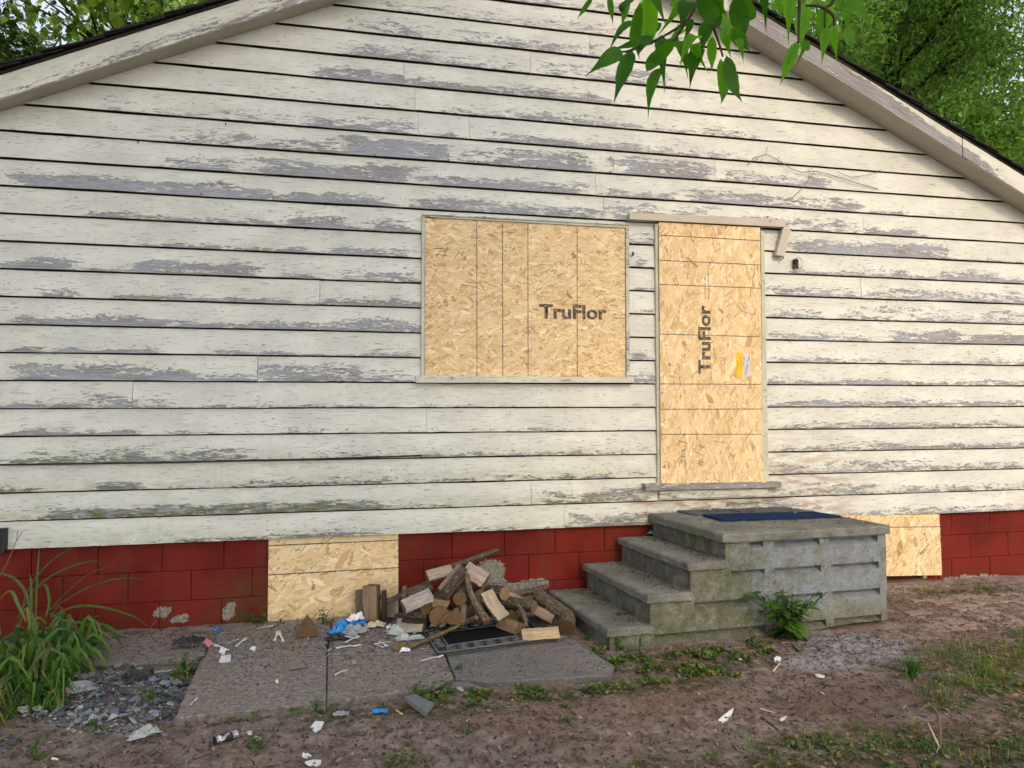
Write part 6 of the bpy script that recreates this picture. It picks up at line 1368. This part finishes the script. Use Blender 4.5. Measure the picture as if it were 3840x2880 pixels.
# ---- crumpled wrappers
def crumple(name, label, cat, loc, sx, sy, h, m, seed, rot=0, n=16, sharp=1.0, group=None):
    V = []
    for j in range(n + 1):
        for i in range(n + 1):
            u, v = i / n - .5, j / n - .5; f = abs(nz(u * 2.6 + seed, v * 2.6, seed)) * 1.6 + abs(nz(u * 6 + v * 2, v * 6 + seed, seed + 2)) * .55 + .15 * nz(u * 14, v * 14, seed); e = 1 - (max(abs(u), abs(v)) * 1.9) ** 2 * .85
            V.append(((u + .16 * nz(u * 5, v * 5, seed + 9)) * sx, (v + .16 * nz(u * 5, v * 5, seed + 4)) * sy, .003 + h * f * e * sharp))
    F = [(j * (n + 1) + i, j * (n + 1) + i + 1, (j + 1) * (n + 1) + i + 1, (j + 1) * (n + 1) + i) for j in range(n) for i in range(n)]
    me = mesh(name, V, F); o = obj(name, me, M[m], None, loc, (0, 0, rot)); sol = o.modifiers.new('thickness', 'SOLIDIFY'); sol.thickness = .0012; return tag(o, label, cat, group)
def cr(name, label, zm, x, y, sx, sy, h, m, seed, z_=ZS, rot=0): return crumple(name, label, 'wrapper', gp(zm, x, y, z_), sx, sy, h, m, seed, rot)
cr('crumpled_wrapper', 'bright blue wrapper on top of the litter heap', Z_bc, 620, 745, .20, .10, .07, 'blue', 3, ZS + .02, .35); cr('crumpled_wrapper', 'smaller blue wrapper at the left of the litter heap', Z_bc, 545, 790, .14, .09, .05, 'blue', 5, ZS + .005, .2); cr('crumpled_wrapper', 'grey film wrapper in the middle of the litter heap', Z_bc, 650, 790, .16, .10, .06, 'pale', 8); cr('crumpled_wrapper', 'beige rag at the right end of the litter heap', Z_bc, 775, 755, .14, .09, .05, 'butt', 9); cr('crumpled_wrapper', 'black plastic scrap under the litter heap', Z_bc, 540, 835, .15, .08, .035, 'black', 10); cr('crumpled_wrapper', 'white paper torn along the top of the blue wrapper', Z_bc, 650, 715, .11, .06, .05, 'white', 12, ZS + .05, .5); cr('crumpled_wrapper', 'grey paper wad at the foot of the litter heap', Z_bc, 600, 815, .14, .07, .04, 'pale', 13)
cr('plastic_film', 'clear plastic film draped before the whitish split log', Z_bc, 950, 795, .20, .10, .06, 'clear', 14); cr('plastic_film', 'second sheet of clear film on the slab by the stub', Z_bc, 1000, 835, .18, .07, .035, 'clear', 15)
cr('foil_wrapper', 'shiny foil wrapper in front of the log ends', Z_bc, 1170, 760, .09, .06, .06, 'silver', 16); cr('foil_wrapper', 'dark folded carton left of the foil wrapper', Z_bc, 1118, 755, .05, .06, .09, 'black', 17); cr('crumpled_wrapper', 'white tissue beside the end of the long stick', Z_bc, 965, 915, .06, .035, .025, 'white', 18); cr('crumpled_wrapper', 'pale scrap on the litter at the left of the film', Z_bc, 880, 770, .06, .05, .04, 'white', 19)
cr('film_bag', 'crumpled translucent blue striped bag below the rubble', Z_bl, 915, 1455, .13, .06, .045, 'clear', 20, 0.01, .5); cr('crumpled_wrapper', 'torn bright blue tag lying in the dirt before the slabs', Z_bc, 805, 1300, .075, .045, .018, 'blue', 21, .01, -.1); cr('crumpled_wrapper', 'grey plastic tangle in the left of the rubble', Z_bl, 420, 1190, .26, .07, .05, 'pale', 22, .02, .5); cr('crumpled_wrapper', 'grey plastic strip at the back of the rubble', Z_bl, 880, 1075, .16, .06, .05, 'black', 23, .02, .2); cr('crumpled_wrapper', 'pink strip in the plastic tangle of the rubble', Z_bl, 370, 1180, .12, .015, .02, 'pink', 24, .055, .45)
cr('crumpled_wrapper', 'grey paper shred at the slab edge below the mat', Z_bc, 560, 1320, .07, .04, .025, 'pale', 25, .01); cr('crumpled_wrapper', 'pale rag by the small weeds at the slab edge', Z_bc, 1020, 1215, .06, .04, .02, 'white', 26, .01); cr('crumpled_wrapper', 'charred black bark heap on the back slabs', Z_bl, 1200, 860, .16, .09, .05, 'black', 27)
b = crumple('snack_wrapper', 'yellow snack wrapper on the second step', 'wrapper', (G(*Z_step(705, 272), .522)), .09, .06, .045, 'lime', 30, .3); b = crumple('snack_wrapper', 'teal end of wrapper beside the yellow one on the second step', 'wrapper', (G(*Z_step(750, 280), .522)), .06, .05, .04, 'teal', 31, .1)
# crushed can
can = empty('crushed_can', gp(Z_bl, 1440, 1490)); tag(can, 'crushed dark and silver drink can in the foreground dirt', 'can'); V = []
for i in range(9):
    for k in range(14):
        a = 6.283 * k / 14; rr = .026 * (1 - .55 * abs(nz(i * .8, k * .6, 3)) - .22 * (i % 3 == 1)); V.append(((i - 4) * .0125, rr * math.cos(a), rr * .72 * math.sin(a) + .020))
F = [(i * 14 + k, (i + 1) * 14 + k, (i + 1) * 14 + (k + 1) % 14, i * 14 + (k + 1) % 14) for i in range(8) for k in range(14)]
ob = obj('can_body', mesh('can_body', V, F), M['silver'], can, (0, 0, 0), (0, 0, .6)); b = MB(); b.tube([(-.052, 0, .02), (-.048, 0, .02)], .020, 12); o = b.build('can_end', M['black'], can); o.rotation_euler = (0, 0, .6); Vp = [(x, y * 1.015, (z_ - .02) * 1.015 + .0203) for x, y, z_ in V[2 * 14:7 * 14]]; o = obj('can_print', mesh('can_print', Vp, [(i * 14 + k, (i + 1) * 14 + k, (i + 1) * 14 + (k + 1) % 14, i * 14 + (k + 1) % 14) for i in range(4) for k in range(14) if (k + i) % 7 < 5]), M['black'], can, (0, 0, 0), (0, 0, .6))
# blue lighter-like scrap, butts, sticks
def stick(name, label, cat, a, c, r0, m, group=None, r1=None, bend=0.0):
    a, c = Vector(a), Vector(c); mid = (a + c) / 2; path = spline([a - mid, Vector((0, bend, abs(bend) * .3)), c - mid], 6); b = MB(); b.tube(path, [lerp(r0, r1 or r0, i / 6) * (1 + .15 * nz(i * 1.7, r0 * 999)) for i in range(7)], 6); o = b.build(name, M[m], None, True, mid); return tag(o, label, cat, group)
up = Vector((0, 0, .006))
stick('plastic_scrap', 'small bright blue plastic piece at the foot of the red wall', 'plastic piece', gp(Z_bl, 1372, 795, ZS) + up * 2, gp(Z_bl, 1400, 775, ZS) + up * 2, .010, 'blue')
stick('cigarette_butt', 'cigarette butt in the dirt between blue tag and fragment', 'cigarette butt', gp(Z_bc, 912, 1302) + up, gp(Z_bc, 950, 1320) + up, .005, 'butt')
for lab, zm, a, c, r0, m in (('pale bone dry stick on the dirt below the ash patch', Z_br, (690, 1075), (845, 1052), .005, 'dry'), ('short grey stick pointing at the white flake', Z_br, (612, 1045), (655, 1000), .006, 'butt'), ('charred stick at the left edge of the ash', Z_br, (735, 885), (790, 940), .008, 'twig'), ('long grey stick lying along the base of the steps', Z_br, (340, 905), (560, 895), .009, 'dry'), ('grey stick behind the big weed', Z_br, (660, 875), (745, 870), .010, 'dry'), ('thin grey stick crossing the ash', Z_br, (685, 945), (850, 940), .005, 'dry'),
      ('short stick at the bottom of the foreground', Z_br, (475, 1655), (550, 1612), .005, 'dry'), ('pale twig on the clear dirt right of centre', Z_br, (525, 1285), (620, 1308), .004, 'butt'), ('brown twig slanting across the lower dirt', Z_br, (540, 1340), (660, 1440), .004, 'twig'), ('chip of brown wood on the dirt left of the stalk', Z_br, (990, 1240), (1020, 1270), .006, 'dry'), ('dark twig in the dirt beside the ash', Z_br, (915, 1132), (1000, 1145), .005, 'twig'), ('thin twig on the front slab', Z_bc, (230, 1045), (345, 1025), .004, 'twig'), ('pale splinter on the second slab', Z_bc, (520, 1072), (600, 1040), .005, 'butt'),
      ('pale stick on the dirt at bottom left', Z_bl, (280, 1635), (385, 1580), .006, 'dry'), ('brown splinter of bark at the bottom left', Z_bl, (1240, 1610), (1345, 1575), .008, 'dry'), ('white stub of plastic beside the pale stick', Z_bl, (332, 1615), (370, 1622), .006, 'white'), ('small stick on the lowest step', Z_step, (572, 695), (665, 692), .009, 'twig'), ('grey twig among the weeds at the slab front', Z_bc, (580, 1470), (720, 1462), .004, 'twig')):
    z_ = .146 if zm is Z_step else (ZS + .004 if 'slab' in lab and 'front of' not in lab and 'slab front' not in lab else None)
    stick('stick', lab, 'stick', gp(zm, *a, z_) + up, gp(zm, *c, z_) + up, r0, m, 'loose sticks', r0 * .6, rnd.uniform(-.012, .012))
stick('pen', 'blue pen lying on the grey mat', 'pen', G(*Z_step(1160, 158), .704), G(*Z_step(1215, 167), .704), .005, 'bluemat')
for lab, x, y, s in (('white scrap at the edge of the landing', 1222, 220, .014), ('white strip lying on the blue mat', 1495, 174, .026), ('white crumb at the right of the landing', 1840, 210, .018), ('pale paper bit on the grey mat', 1055, 160, .018), ('dark clod of soil on the landing corner', 1160, 237, .022)):
    p = G(*Z_step(x, y), .698); o = obj('litter_bit', (color_mesh(ROCK[2], (.07, .05, .04)) if 'dark' in lab else color_mesh(ROCK[1], (.6, .6, .6))), None, None, p + Vector((0, 0, .006 + .003 * ('mat' in lab))), (0, 0, .3)); o.scale = (s, s * .5, s * .35); tag(o, lab, 'litter')
stick('litter_bit', 'white butt on the edge of the third step', 'litter', G(*Z_step(508, 407), .335), G(*Z_step(528, 405), .335), .006, 'white')
